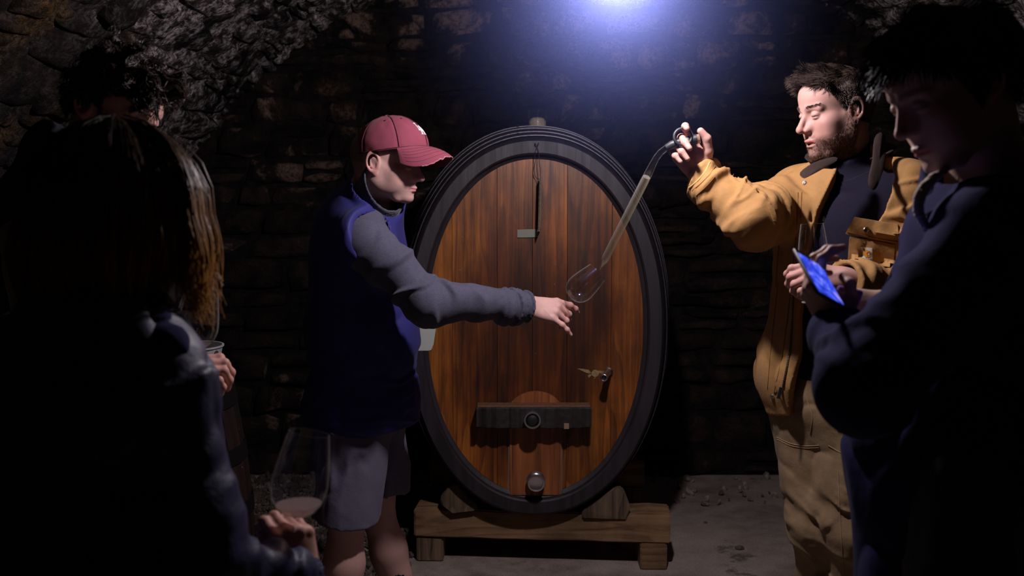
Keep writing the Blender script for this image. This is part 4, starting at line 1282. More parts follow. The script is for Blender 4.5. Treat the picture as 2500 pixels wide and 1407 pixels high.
def wine_glass(M, label, group=None, wine=None, n=48, cut=None, name='wine_glass', **kw):
    out, inn, stem = glass_prof(**kw)
    R = empty(name, M.translation); props(R, label, 'glass', group)
    bm = bmesh.new(); bm_lathe(bm, out[8:] + inn, M, n)
    # close the bowl floor
    bm_lathe(bm, [(out[8][0], out[8][1]), (0, out[8][1] - .001)], M, n)
    bmesh.ops.remove_doubles(bm, verts=bm.verts[:], dist=1e-5)
    bm_obj('bowl', bm, M_GLASS, R, True)
    bm = bmesh.new(); bm_lathe(bm, out[3:9] + [(0, out[8][1] - .0012)], M, 24); bm_lathe(bm, [(out[3][0], out[3][1]), (0, .004)], M, 24); bmesh.ops.remove_doubles(bm, verts=bm.verts[:], dist=1e-5); bm_obj('stem', bm, M_GLASS, R, True)
    bm = bmesh.new(); bm_lathe(bm, out[0:3] + [(.012, .0048), (0, .0049)], M, n); bmesh.ops.remove_doubles(bm, verts=bm.verts[:], dist=1e-5); bm_obj('foot', bm, M_GLASS, R, True)
    if wine:
        # the wine's surface stays level in the tilted glass
        mat, lev = wine; bm = bmesh.new()
        prof = [(max(r - .0004, 0), z) for r, z in inn[::-1]]
        prof = [p for p in prof if p[1] < stem + lev + .03]
        Zl = (M.to_3x3().inverted() @ V((0, 0, 1)))
        bm_lathe(bm, prof, Matrix(), n)
        c = V((0, 0, stem + lev))
        bmesh.ops.bisect_plane(bm, geom=bm.verts[:] + bm.edges[:] + bm.faces[:], plane_co=c, plane_no=Zl, clear_outer=True)
        es = [e for e in bm.edges if e.is_boundary and abs((e.verts[0].co - c).dot(Zl)) < 1e-4]
        if es: bmesh.ops.contextual_create(bm, geom=es)
        bmesh.ops.transform(bm, matrix=M, verts=bm.verts[:])
        bm_obj('wine', bm, mat, R, True)
    return R
# ---------------------------------------------------------------- visitor in the cap holding a glass out
MAT_VEST = mat_fabric('navy_padded_vest', (.027, .026, .140), .55, wb=.25, sheen=.03, fold=.2, spec=.15)
MAT_VESTL = mat_simple('black_vest_binding', (.006, .006, .008), .8)
MAT_SLEEVE = mat_fabric('grey_marl_jersey', (.062, .060, .092), .85, wb=.3, melange=.28, sheen=.1, fold=.3)
MAT_SHORTS = mat_fabric('grey_cotton_shorts', (.120, .108, .160), .85, wb=.35, sheen=.05, fold=.4)
MAT_CAP = mat_fabric('faded_maroon_cotton', (.205, .042, .066), .88, wb=.2, var=.10, sheen=.05)
MAT_CAPD = mat_simple('dark_maroon_seam', (.07, .012, .02), .9)
MAT_WHITE = mat_simple('white_embroidery', (.80, .76, .78), .8, bump=.5, bscale=900)
def rot_frame(origin, yaw, pitch, roll=0.0):
    """head frame: yaw about up (0 = facing +X), pitch nose-down positive (degrees)"""
    return Matrix.Translation(origin) @ Matrix.Rotation(math.radians(yaw), 4, 'Z') @ Matrix.Rotation(math.radians(pitch), 4, 'Y') @ Matrix.Rotation(math.radians(roll), 4, 'X')

A = {}
A['f'] = V((math.cos(math.radians(12)), math.sin(math.radians(12)), 0)); A['r'] = V((A['f'].y, -A['f'].x, 0))
HA = rot_frame(W(946, 400, 3.04), -15, 8)
A['neck'] = W(905, 480, 3.10); A['chest'] = W(880, 625, 3.15); A['pelvis'] = W(885, 990, 3.15)
A['shR'] = W(885, 590, 2.93); A['shL'] = W(905, 590, 3.36)
A['elR'] = W(1045, 735, 2.86); A['wrR'] = W(1287, 748, 3.02)
A['elL'] = W(900, 790, 3.42); A['wrL'] = W(955, 850, 3.36)
A['hipR'] = W(868, 1040, 3.05); A['hipL'] = W(915, 1040, 3.25)
A['knR'] = W(846, 1270, 3.02); A['knL'] = W(925, 1265, 3.30)
A['anR'] = V((W(835, 1560, 3.02).x, 3.02, .085)); A['anL'] = V((W(1000, 1500, 3.33).x, 3.33, .085))
ROOT_A = empty('person', V((A['pelvis'].x, A['pelvis'].y, 0)))
props(ROOT_A, 'person in faded maroon cap, navy vest and grey shorts reaching a glass out', 'person')
HMA = frame(A['wrR'], x=(.985, .0, -.14), z=(.0, -.80, .62))
handA = (HMA, dict(side=1, curl=((20, 24, 18), (40, 44, 26), (38, 50, 28), (8, 20, 12)), spread=(3, -3, -12, -28),
                   thumb=((.022, .026, -.016), (.048, .040, -.034), (.074, .034, -.046), (.098, .026, -.052)), sc=1.0, fat=1.06))
HLA = frame(A['wrL'], x=(.1, .1, -1), z=(0, .9, .1))
handAL = (HLA, dict(side=-1, curl=((30, 40, 20),) * 4, hres=.0035))
DEEP_A, LOW_A = 1.07, .88
def hl_A(x, ay, z): return np.clip((z - .030 + .02 * (x < 0)) / .01, 0, 1) * .0 + .55 * np.clip((z + .012 + np.where(x > .0, -.04, .0)) / .012, 0, 1) * (x < .045) * (ay > .03) + .5 * (x < -.045) * np.clip((z + .045) / .02, 0, 1) * .8
bodyA, sdfA = make_body('body', ROOT_A, A, HA, [handA, handAL], skin=(.56, .33, .285), head_kw=dict(deep=DEEP_A, low=LOW_A, wide=1.04, nose=.98),
                  col_kw=dict(beard=.34, stub=(.13, .10, .09), hairline=hl_A, hair=(.16, .125, .11), brows=(.12, .08, .06), lips=(.50, .20, .20)), neck_r=.064, thick=1.0)
# finger nails are left to the skin colour; socks and shoes
for sd in 'LR':
    s = SDF(); an, kn = A['an' + sd], A['kn' + sd]; d = (kn - an).normalized()
    s.cap(an + V((0, 0, -.02)), an + d * .24, .043, .056, .01); s.cut(an + d * .225, d)
    lo, hi = bbox([an, an + d * .3], .08); vs, q = s.mesh(.005, lo, hi); np_mesh('sock', vs, q, mat_simple('black_ribbed_sock', (.008, .008, .010), .9, bump=.5, bscale=300), ROOT_A)
shoes(A, ROOT_A, mat_simple('black_trainer', (.012, .012, .014), .6))
# long sleeved marl top (sleeves, collar and trunk)
s = SDF(); Rt = frame((0, 0, 0), x=A['f'], z=(0, 0, 1)).to_3x3()
sh, el, wr = A['shR'], A['elR'], A['wrR']
s.cap(sh.lerp(A['chest'], .25), sh + (el - sh) * .08, .07, .068, .03); s.cap(sh.lerp(A['neck'], .55), sh, .055, .068, .03); s.cap(sh + (el - sh) * .08, sh.lerp(el, .5), .068, .073, .03); s.cap(sh.lerp(el, .5), el, .072, .064, .02); s.sph(el + V((.0, 0, -.012)), .066, .03)
s.cap(el, wr + (wr - el).normalized() * -.01, .062, .048, .02); s.cap(el.lerp(wr, .75) + V((0, 0, -.012)), wr - (wr - el).normalized() * .006, .050, .050, .01)
folds(s, sh.lerp(el, .1), el, .12, .0110, 18, 6, 1.0); folds(s, el, wr, .10, .0105, 22, 6, 2.0); folds(s, el.lerp(wr, .72), wr, .08, .0070, 55, 8, 4.0)
ax = (wr - el).normalized()
s.cut(wr + ax * .002, ax)
s.cap(wr - ax * .035, wr + ax * .05, .034, .042, .003, 's')
lo, hi = bbox([sh, el, wr], .11); vs, q = s.mesh(.0042, lo, hi)
s = SDF(); s.cap(A['shL'], A['elL'], .085, .07, .02); s.cap(A['elL'], A['wrL'] - (A['wrL'] - A['elL']).normalized() * .02, .065, .045, .02)
folds(s, A['shL'], A['elL'], .12, .007, 20, 6, 3.0)
lo, hi = bbox([A['shL'], A['elL'], A['wrL']], .11); v2, q2 = s.mesh(.009, lo, hi)
np_mesh('sleeve', vs, q, MAT_SLEEVE, ROOT_A)
np_mesh('sleeve', v2, q2, MAT_SLEEVE, ROOT_A)
# inner collar and outer vest
def collar(s_, base, top, fwd, r0, r1, th, hang):
    pass
s = SDF(); nk = A['neck']
cdir = (HA.translation + V((-.02, 0, -.07)) - nk).normalized()
s.cap(nk + V((-.01, 0, -.06)), nk + cdir * .13, .083, .078, .02)
s.fun('f', lambda P, d: np.maximum(d, -(d + .006)))
s.cut(nk + cdir * .112, (cdir + V((.35, 0, .0))).normalized())
s.cut(nk + V((0, 0, -.07)), (0, 0, -1))
lo, hi = bbox([nk - V((0, 0, .06)), nk + cdir * .12], .11); vs, q = s.mesh(.004, lo, hi); np_mesh('inner_collar', vs, q, mat_fabric('grey_knit_collar', (.050, .050, .075), .8), ROOT_A)
s = SDF()
ch, pe = A['chest'], A['pelvis']; f = A['f']
s.ell(ch + V((-.005, 0, .02)), (.150, .215, .215), Rt, .05)
s.ell(ch + V((.0, 0, -.16)), (.170, .205, .24), Rt, .06)
s.ell(ch + V((.005, 0, -.30)), (.180, .205, .22), Rt, .06)
s.ell(pe + V((.0, 0, -.0)), (.195, .215, .17), Rt, .05)
s.cap(nk + V((-.01, 0, -.06)), A['shR'] + V((.01, 0, .006)), .080, .084, .05); s.cap(A['shR'] + V((.01, 0, .006)), A['shR'] + V((.05, .05, -.06)), .084, .07, .04); s.cap(nk + V((0, 0, -.06)), A['shL'].lerp(nk, .3) + V((0, 0, .01)), .075, .06, .05)
s.cap(nk + V((-.02, 0, -.05)), nk + cdir * .075, .100, .096, .03)
s.keep()
for c, am, se in ((ch, .006, 3), (ch + V((0, 0, -.25)), .007, 5), (pe, .008, 8)): crumple(s, c, .34, am, (7, 7, 11), se)
folds(s, pe + V((0, 0, .10)), pe + V((0, 0, -.1)), .26, .009, 22, 5, 7.0)
# armhole: gap between vest and sleeve
for sd in 'RL':
    sh = A['sh' + sd]; el = A['el' + sd]; d = (el - sh).normalized(); o_ = (sh - V((ch.x, ch.y, sh.z))).normalized()
    s.cap(sh + d * .155 + o_ * .01, sh + d * .40 + o_ * .06, .100, .13, .006, 's')
s.limit(.012); s.hollow(.022)
s.cap(nk - cdir * .02, nk + cdir * .2, .088, .10, .004, 's')
s.cut(nk + cdir * .095, (cdir + V((.55, 0, 0))).normalized())
s.cut(pe + V((0, 0, -.062)), V((.10, 0, -1)))
lo, hi = bbox([ch + V((.2, .24, .2)), ch - V((.2, .24, .2)), pe, nk + cdir * .1], .06)
vs, q = s.mesh(.0055, lo, hi); VEST = np_mesh('vest', vs, q, MAT_VEST, ROOT_A)
bv = bvh_of(VEST)
for pts in ([(873, 432), (905, 470), (950, 520), (1003, 565), (1030, 640)], [(893, 470), (880, 505), (872, 545)]):
    seam(bv, pts, .0018, MAT_VESTL, VEST, 'seam')
seam(bv, [(1000, 545), (1015, 590), (1030, 640), (1042, 720), (1046, 780)], .004, MAT_VESTL, VEST, 'front_edge')
# shorts: two wide legs
s = SDF()
for sd in 'RL':
    h_, k_ = A['hip' + sd], A['kn' + sd]
    s.cap(h_ + V((0, 0, .03)), k_ + (k_ - h_).normalized() * .12, .108, .100, .03)
s.ell(pe + V((0, 0, .0)), (.155, .175, .12), Rt, .05)
s.keep()
for sd in 'RL':
    h_, k_ = A['hip' + sd], A['kn' + sd]
    folds(s, h_ + V((0, 0, .05)), k_, .17, .013, 4, 15, 11.0 + (sd == 'L')); 
crumple(s, pe + V((0, 0, -.2)), .3, .005, (12, 12, 9), 2)
zc = W(880, 1264, 3.02).z
s.hollow(.022)
s.cut(W(900, 1030, 3.1), (0, 0, 1))
s.cut(V((A['knR'].x, A['knR'].y, zc)), (-.10, .10, -1))
lo, hi = bbox([pe, A['knR'], A['knL'], A['hipR'], A['hipL']], .17); vs, q = s.mesh(.0055, lo, hi); SHORTS = np_mesh('shorts', vs, q, MAT_SHORTS, ROOT_A)
# cap: crown shell, peak, button, strap, emblem
MC = Matrix.Translation(HA @ V((.006, 0, .042))) @ Matrix.Rotation(math.radians(-15), 4, 'Z') @ Matrix.Rotation(math.radians(-7), 4, 'Y')
CR = V((.117, .093, .102))
def cap_pt(az, el_, off=0.0, wr_=True):
    x, y, z = math.cos(el_) * math.cos(az), math.cos(el_) * math.sin(az), math.sin(el_)
    r = 1.0 + (.012 * vn3(x * 3.1, y * 3.1, z * 3.1) + .010 * vn3(x * 7, y * 7, z * 7 + 4) if wr_ else 0)
    if math.cos(az) > .2 and el_ < 1.2: r += .035 * (math.cos(az) - .2) * math.sin(el_ * 2)
    p = V((CR.x * x, CR.y * y, CR.z * z)) * r
    n = V((x / CR.x, y / CR.y, z / CR.z)).normalized()
    return MC @ (p + n * off)
def vn3(x, y, z): return float(vnoise(np.array([[x, y, z]], np.float32))[0])
bm = bmesh.new(); NA, NE = 96, 26
for off, flip in ((0, False), (-.003, True)):
    g = [[bm.verts.new(cap_pt(2 * math.pi * i / NA, -.06 + (math.pi / 2 + .06) * j / NE, off - (.0012 if (i % 16 == 0) else 0))) for i in range(NA)] for j in range(NE)]
    top = bm.verts.new(cap_pt(0, math.pi / 2, off))
    for j in range(NE - 1):
        for i in range(NA): bm.faces.new((g[j][i], g[j][(i + 1) % NA], g[j + 1][(i + 1) % NA], g[j + 1][i]))
    for i in range(NA): bm.faces.new((g[-1][i], g[-1][(i + 1) % NA], top))
    if off == 0: g0 = g[0]
    else:
        for i in range(NA): bm.faces.new((g0[i], g0[(i + 1) % NA], g[0][(i + 1) % NA], g[0][i]))
CAP = bm_obj('cap', bm, MAT_CAP, ROOT_A, True); CAP['label'] = 'faded maroon baseball cap with a white emblem'
for k in range(6):
    bm = bmesh.new(); az = k * math.pi / 3
    bm_tube(bm, [cap_pt(az, -.04 + (1.5 + .04) * t / 14, .0006) for t in range(15)], .0011, 5); bm_obj('seam', bm, MAT_CAPD, CAP, True)
bm = bmesh.new(); bm_tube(bm, [cap_pt(2 * math.pi * t / 60, -.03, .0006) for t in range(61)], .0013, 5); bm_obj('hem', bm, MAT_CAPD, CAP, True)
bm = bmesh.new(); bm_lathe(bm, [(.0075, 0), (.0072, .003), (.004, .005), (0, .0055)], frame(cap_pt(0, math.pi / 2, -.001), z=MC.to_3x3() @ V((0, 0, 1))), 16); bm_obj('button', bm, MAT_CAP, CAP, True)
for az in (-1.35, 1.35, -.6, .6):
    bm = bmesh.new(); p = cap_pt(az, .95, .0006); n = (p - MC @ V((0, 0, 0))).normalized(); bm_lathe(bm, [(.0030, .0), (.0026, .0012), (.0012, .0004), (0, .0004)], frame(p, z=n), 12); bm_obj('eyelet', bm, MAT_CAPD, CAP, True)
def brim_pt(u, v, off):
    az = u * math.radians(64); frx = u
    b = V((CR.x * math.cos(az) * 1.0, CR.y * math.sin(az) * 1.0, -.004))
    L = .070 * (1 - .88 * u ** 4) * (1 - .18 * u * u)
    p = b + V((L * v * math.cos(az * .45), L * v * math.sin(az * .45) * .6, -.024 * v - .016 * v * v - .058 * u * u * v * (1 - .9 * u ** 4) + .004 * v * math.sin(v * 3)))
    p.z += off + (.0025 * vn3(u * 14, v * 2, 5) if v > .97 else 0)
    return MC @ p
bm = bmesh.new(); NU, NV = 48, 14
gt = [[bm.verts.new(brim_pt(-1 + 2 * i / NU, j / NV, .0014)) for i in range(NU + 1)] for j in range(NV + 1)]
gb = [[bm.verts.new(brim_pt(-1 + 2 * i / NU, j / NV, -.0014)) for i in range(NU + 1)] for j in range(NV + 1)]
for j in range(NV):
    for i in range(NU):
        bm.faces.new((gt[j][i], gt[j][i + 1], gt[j + 1][i + 1], gt[j + 1][i])); bm.faces.new((gb[j][i], gb[j + 1][i], gb[j + 1][i + 1], gb[j][i + 1]))
for i in range(NU): bm.faces.new((gt[NV][i], gt[NV][i + 1], gb[NV][i + 1], gb[NV][i])); bm.faces.new((gt[0][i], gb[0][i], gb[0][i + 1], gt[0][i + 1]))
for j in range(NV): bm.faces.new((gt[j][0], gt[j + 1][0], gb[j + 1][0], gb[j][0])); bm.faces.new((gt[j][NU], gb[j][NU], gb[j + 1][NU], gt[j + 1][NU]))
BRIM = bm_obj('peak', bm, MAT_CAP, CAP, True)
for v in (.2, .36, .52, .68, .84):
    bm = bmesh.new(); bm_tube(bm, [brim_pt(-.93 + 1.86 * i / 40, v, .0014) for i in range(41)], .0006, 4); bm_obj('stitch_line', bm, MAT_CAPD, BRIM, True) if v == .2 else bm_obj('stitch_line', bm, MAT_CAPD, CAP, True)
# frayed edge of the peak
bm = bmesh.new(); r = random.Random(4)
bm_tube(bm, [brim_pt(-.75 + 1.3 * i / 60, 1.0, r.uniform(-.001, .001)) for i in range(61)], [r.uniform(.0011, .0024) for _ in range(61)], 6); bm_obj('frayed_edge', bm, mat_simple('frayed_pale_thread', (.36, .15, .16), .95, bump=.8, bscale=400), CAP, True)
# strap end behind the head
bm = bmesh.new(); p = W(869, 371, 3.03); bm_box(bm, (p.x - .0045, p.y - .002, p.z - .009), (p.x + .0045, p.y + .002, p.z + .009), .001)
bm_tube(bm, [p + V((.002, .002, 0)), p + V((.012, .02, .003)), p + V((.02, .04, .004))], .003, 6)
bm_obj('strap_end', bm, MAT_CAP, CAP)
# the two interlocked letters
def stroke_poly(polys, name, az0, el0, sc_, parent):
    bm = bmesh.new()
    for P in polys:
        # subdivide outline quads into a grid so they follow the crown
        (x0, y0), (x1, y1), (x2, y2), (x3, y3) = P
        n = 6; T_, B_ = [], []
        for j in range(n + 1):
            for off, Rr in ((.0022, T_), (-.001, B_)):
                row = []
                for i in range(3):
                    u, v = i / 2, j / n
                    x = (x0 * (1 - u) + x1 * u) * (1 - v) + (x3 * (1 - u) + x2 * u) * v; y = (y0 * (1 - u) + y1 * u) * (1 - v) + (y3 * (1 - u) + y2 * u) * v
                    row.append(bm.verts.new(cap_pt(az0 + x * sc_ / .115, el0 + y * sc_ / .112, off, True)))
                Rr.append(row)
        for j in range(n):
            for i in range(2): bm.faces.new((T_[j][i], T_[j][i + 1], T_[j + 1][i + 1], T_[j + 1][i]))
            bm.faces.new((T_[j][0], T_[j + 1][0], B_[j + 1][0], B_[j][0])); bm.faces.new((T_[j][2], B_[j][2], B_[j + 1][2], T_[j + 1][2]))
        for j in (0, n):
            for i in range(2): bm.faces.new((T_[j][i], B_[j][i], B_[j][i + 1], T_[j][i + 1]))
    return bm_obj(name, bm, MAT_WHITE, parent, False)
bar = lambda x0, y0, x1, y1, w: [(x0 - w * (y1 - y0) / math.hypot(x1 - x0, y1 - y0), y0 + w * (x1 - x0) / math.hypot(x1 - x0, y1 - y0)), (x0 + w * (y1 - y0) / math.hypot(x1 - x0, y1 - y0), y0 - w * (x1 - x0) / math.hypot(x1 - x0, y1 - y0)), (x1 + w * (y1 - y0) / math.hypot(x1 - x0, y1 - y0), y1 - w * (x1 - x0) / math.hypot(x1 - x0, y1 - y0)), (x1 - w * (y1 - y0) / math.hypot(x1 - x0, y1 - y0), y1 + w * (x1 - x0) / math.hypot(x1 - x0, y1 - y0))]
LT = [bar(-.55, 1.0, -.55, -.35, .10), bar(-.80, 1.0, -.30, 1.0, .06), bar(-.80, -.32, .35, -.32, .075), bar(.32, -.38, .32, -.05, .06)]
AT = [bar(-.30, -1.0, .18, .55, .10), bar(.18, .55, .72, -1.0, .10), bar(-.12, -.50, .52, -.50, .07), bar(-.55, -1.0, -.05, -1.0, .06), bar(.45, -1.0, .95, -1.0, .06)]
stroke_poly(LT, 'letter', -.14, .50, .0215, CAP)
stroke_poly(AT, 'letter', -.14, .50, .0215, CAP)
# the glass he holds out
gb_, gd = W(1392, 727, 3.02), (W(1452, 668, 3.06) - W(1392, 727, 3.02)).normalized()
gd = (gd + V((0, -.25, 0))).normalized()
GA = frame(gb_ - gd * .085, z=gd)
wine_glass(GA, 'tilted wine glass held out under the tip of the glass pipette', h=.200, bowl_r=.044, rim_r=.034, stem=.085)
# pale sheet in his other hand
p = A['wrL'] + V((.04, 0, -.02))
bm = bmesh.new(); a, b, c_, d = W(1046, 772, 3.33), W(1065, 776, 3.33), W(1062, 856, 3.33), W(1046, 856, 3.33)
M_PAPER = mat_simple('pale_paper', (.38, .40, .36), .8)
pts = [(a.x - .14, a.z), (a.x + .006, a.z + .02), (b.x, b.z + .02), (b.x, b.z - .03), (b.x - .004, (b.z + c_.z) / 2), (c_.x - .004, c_.z + .022), (c_.x - .012, c_.z + .003), (d.x, d.z), (a.x - .14, d.z)]
flat_poly(bm, pts, 3.325, 3.327)
o = bm_obj('tasting_sheet', bm, M_PAPER); props(o, 'pale tasting sheet showing between the navy vest and the cask', 'paper')
# ---------------------------------------------------------------- cellar hand in the tan work jacket holding up the pipette
MAT_DUCK = mat_fabric('tan_duck_canvas', (.35, .185, .062), .82, wb=.35, var=.16, sheen=.03, fold=.35)
MAT_DUCKD = mat_simple('dark_tan_stitching', (.20, .085, .015), .9)
MAT_DUCKL = mat_simple('pale_tan_stitching', (.58, .36, .12), .9)
MAT_CORD = mat_fabric('brown_corduroy', (.034, .022, .018), .9, wb=.6, weave=600, sheen=.02, spec=.1)
MAT_FLEECE = mat_fabric('navy_black_fleece', (.013, .011, .022), .9, wb=.35, sheen=.02, fold=.3, spec=.08)
MAT_PANTS = mat_fabric('khaki_canvas_trousers', (.225, .150, .080), .85, wb=.35, var=.22, sheen=.03, fold=.4)
MAT_PANTD = mat_simple('khaki_seam', (.33, .22, .12), .9)
MAT_LINING = mat_simple('dark_jacket_lining', (.010, .009, .011), .9)
MAT_BRASS = mat_simple('dull_brass', (.32, .24, .15), .35, 1.0)
B = {}
th = math.radians(40)
B['f'] = V((-math.sin(th), -math.cos(th), 0)); B['r'] = V((-math.cos(th), math.sin(th), 0))   # r = his right
HB = rot_frame(W(2038, 274, 2.75), 195, 11)
B['neck'] = W(2075, 405, 2.79); B['chest'] = W(2080, 580, 2.78); B['pelvis'] = W(2022, 985, 2.80)
B['shR'] = W(1950, 492, 2.90); B['shL'] = W(2214, 478, 2.68)
B['elR'] = W(1836, 535, 2.68); B['wrR'] = W(1716, 428, 2.79)
B['elL'] = W(2262, 705, 2.62); B['wrL'] = W(2064, 684, 2.47)
B['hipR'] = W(1968, 1010, 2.87); B['hipL'] = W(2068, 1010, 2.76)
B['knR'] = W(1998, 1300, 2.76); B['knL'] = W(2082, 1300, 2.66)
B['anR'] = V((W(2015, 1660, 2.9).x, 2.88, .085)); B['anL'] = V((W(2120, 1660, 2.72).x, 2.74, .085))
ROOT_B = empty('person', V((B['pelvis'].x, B['pelvis'].y, 0)))
props(ROOT_B, 'bearded person in open tan work jacket holding up a glass pipette', 'person')
HMB = frame(B['wrR'], x=(-.60, -.05, .80), z=(.10, .99, .10))
handB = (HMB, dict(side=1, curl=((22, 52, 30), (58, 58, 20), (66, 62, 30), (58, 60, 34)), spread=(6, 0, -2, -6),
                   thumb=((.020, .022, -.014), (.048, .046, -.030), (.078, .062, -.038), (.104, .060, -.040)), sc=1.04, fat=1.05, hres=.0018))
HMBL = frame(B['wrL'], x=(-.93, .05, .12), z=(-.1, -.75, .65))
handBL = (HMBL, dict(side=-1, curl=((35, 45, 30), (45, 50, 30), (50, 50, 30), (50, 50, 30)), spread=(4, 0, -3, -8), hres=.0026))
def hl_B(x, ay, z):
    line = np.interp(x, [-.12, -.03, -.012, .0, .012, .03, .05, .075], [-.06, -.035, .02, .012, -.004, .026, .062, .076])
    return .92 * np.clip((z - line) / .008 + .3, 0, 1) * (x < .078)
DB = 1.05
bodyB, sdfB = make_body('body', ROOT_B, B, HB, [handB, handBL], skin=(.44, .245, .20), head_kw=dict(mouth=.0085, low=.95, deep=1.05, jawdrop=.003, wide=.98, nose=1.05, lids=1.0),
                  col_kw=dict(beard=.80, stub=(.085, .045, .03), hairline=hl_B, hair=(.05, .033, .025), lips=(.46, .15, .14), gape=.0085), hres=.0020, thick=.88)
bme = bodyB.data; n = len(bme.vertices); vB = np.empty(n * 3, np.float32); bme.vertices.foreach_get('co', vB); vB = vB.reshape(-1, 3) + A3(ROOT_B.location)
def quads_of(me):
    k = len(me.loops) // len(me.polygons); f = np.empty(len(me.loops), np.int32); me.loops.foreach_get('vertex_index', f); return f.reshape(-1, k)
qB = quads_of(bme)
near = ((vB - A3(HB.translation)) ** 2).sum(1) < .165 ** 2
MAT_HAIR_B = mat_hair('dark_brown_hair', (.060, .040, .030), rough=.42)
def reg_top(L): return (hl_B(L[:, 0], np.abs(L[:, 1]), L[:, 2]) > .5) & (L[:, 2] > -.05) & (np.abs(L[:, 1]) < .09)
def flowB(p, rng):
    f = np.zeros_like(p); top = np.clip((p[:, 2] - .05) / .05, 0, 1)
    f[:, 0] = .9 * top + .0 * (1 - top) + .25 * (p[:, 0] > .03) - .5 * (1 - top) * (p[:, 0] < .03); f[:, 2] = .35 * top * (p[:, 0] > .0) - .85 * (1 - top); f[:, 1] = -.10 + .1 * np.sign(p[:, 1])
    return f
def lenB(p):
    top = np.clip((p[:, 2] - .055) / .045, 0, 1); fr = np.clip((p[:, 0] + .02) / .08, 0, 1)
    return .0065 + top * (.020 + .032 * fr)
vh, qh = hair_on(HB, lambda L: reg_top(L), vB, qB[near[qB].all(1)], 9000, lenB, flowB, rad=.00075, seed=4, segs=6, lift=.75, curl=.75, curl_s=42)
np_mesh('hair', vh, qh, MAT_HAIR_B, ROOT_B)
# beard bristles
def regbeard(L):
    zc = np.interp(L[:, 0], [-.02, .0, .012, .03, .06, .08, .095], [.02, .02, -.004, -.042, -.060, -.060, -.083])
    return (L[:, 2] < zc) & (L[:, 0] > -.015) & (L[:, 2] > -.135) & ~((np.abs(L[:, 1]) < .024) & (L[:, 2] > -.082) & (L[:, 0] > .078))
vh, qh = hair_on(HB, regbeard, vB, qB[near[qB].all(1)], 5200, lambda p: np.full(len(p), .0065), lambda p, rng: np.stack([np.full(len(p), .25), 0 * p[:, 1], np.full(len(p), -1.0)], 1), rad=.00028, seed=9, segs=3, lift=.6, curl=.5, curl_s=90)
np_mesh('beard', vh, qh, mat_hair('brown_beard', (.10, .052, .032)), ROOT_B)
for sg in (1, -1):
  vh, qh = hair_on(HB, lambda L: (np.abs(L[:, 2] - .0265 - .10 * (np.abs(L[:, 1]) - .02)) < .0042) & (sg * L[:, 1] > .012) & (sg * L[:, 1] < .050) & (L[:, 0] > .05), vB, qB[near[qB].all(1)], 230, lambda p: np.full(len(p), .008), lambda p, rng: np.stack([0 * p[:, 0], np.sign(p[:, 1]), np.full(len(p), .1)], 1), rad=.0003, seed=2, segs=3, lift=.25, curl=.2)
  np_mesh('eyebrow', vh, qh, MAT_HAIR_B, ROOT_B)
bm = bmesh.new(); p = HB @ V((-.006, .0815, -.034)); bm_tube(bm, [p + V((.0045 * math.sin(t), -.002, .0055 * math.cos(t))) for t in [i * 2 * math.pi / 16 for i in range(17)]], .0009, 6); bm_obj('earring', bm, mat_simple('silver', (.8, .8, .8), .2, 1.0), ROOT_B, True)

# torso frame of the jacket: lateral a (towards his left), forward, up
TB = B['chest']
def jb(P):
    """lateral (his left positive), forward, and the trunk's leaning axis"""
    t = (P[..., 2] - B['pelvis'].z) / (TB.z - B['pelvis'].z)
    cx = B['pelvis'].x + (TB.x - B['pelvis'].x) * t; cy = B['pelvis'].y + (TB.y - B['pelvis'].y) * t
    dx, dy = P[..., 0] - cx, P[..., 1] - cy
    return -(dx * B['r'].x + dy * B['r'].y), dx * B['f'].x + dy * B['f'].y
RtB = frame((0, 0, 0), x=B['f'], z=(0, 0, 1)).to_3x3()
def trunkB(s, g=0.0, gh=0.0):
    ch, pe, nk = B['chest'], B['pelvis'], B['neck']
    s.ell(ch + V((0, 0, -.0)), (.135 + g, .205 + g, .21 + g), RtB, .05)
    s.ell(ch.lerp(pe, .4), (.135 + g, .190 + g, .24), RtB, .06)
    s.ell(ch.lerp(pe, .8), (.140 + g, .185 + g, .22), RtB, .06)
    s.cap(nk + V((0, 0, -.05)), B['shR'].lerp(nk, .12) + V((0, 0, -.005)), .075 + g, .066 + g, .05)
    s.cap(nk + V((0, 0, -.05)), B['shL'].lerp(nk, .12) + V((0, 0, -.005)), .075 + g, .066 + g, .05)
# fleece under the jacket
s = SDF(); trunkB(s, -.014)
cdB = (HB @ V((-.02, 0, -.07)) - B['neck']).normalized(); nk = B['neck']
s.cap(nk + V((0, 0, -.04)), nk + cdB * .12, .070, .066, .02)
crumple(s, B['chest'], .35, .006, (10, 10, 7), 4.0)
s.cut(nk + cdB * .066, (cdB + V((-.25, -.25, 0))).normalized())
s.cap(nk + cdB * .03, nk + cdB * .2, .058, .064, .004, 's')
s.cut(B['pelvis'] + V((0, 0, -.02)), (0, 0, -1))
lo, hi = bbox([B['chest'] + V((.25, .25, .2)), B['chest'] - V((.25, .25, .2)), B['pelvis'], nk + cdB * .1], .08)
vs, q = s.mesh(.0055, lo, hi); FLE = np_mesh('fleece', vs, q, MAT_FLEECE, ROOT_B); bvF = bvh_of(FLE)
seam(bvF, [(2048, 392), (2040, 420), (2030, 455), (2022, 490), (2014, 528)], .0022, mat_simple('zip_tape', (.035, .033, .045), .5), FLE, 'zip', .001)
seam(bvF, [(2128, 418), (2095, 432), (2060, 445), (2030, 452)], .0014, mat_simple('fleece_seam', (.008, .008, .012), .9), FLE, 'seam')
p, nn = hit(bvF, 2013, 531)
if p: bm = bmesh.new(); bm_box(bm, (-.003, -.0015, -.012), (.003, .0015, .002), .0008, M=frame(p + nn * .003, z=(.1, 0, 1))); bm_obj('zip_pull', bm, M_STEEL, FLE)
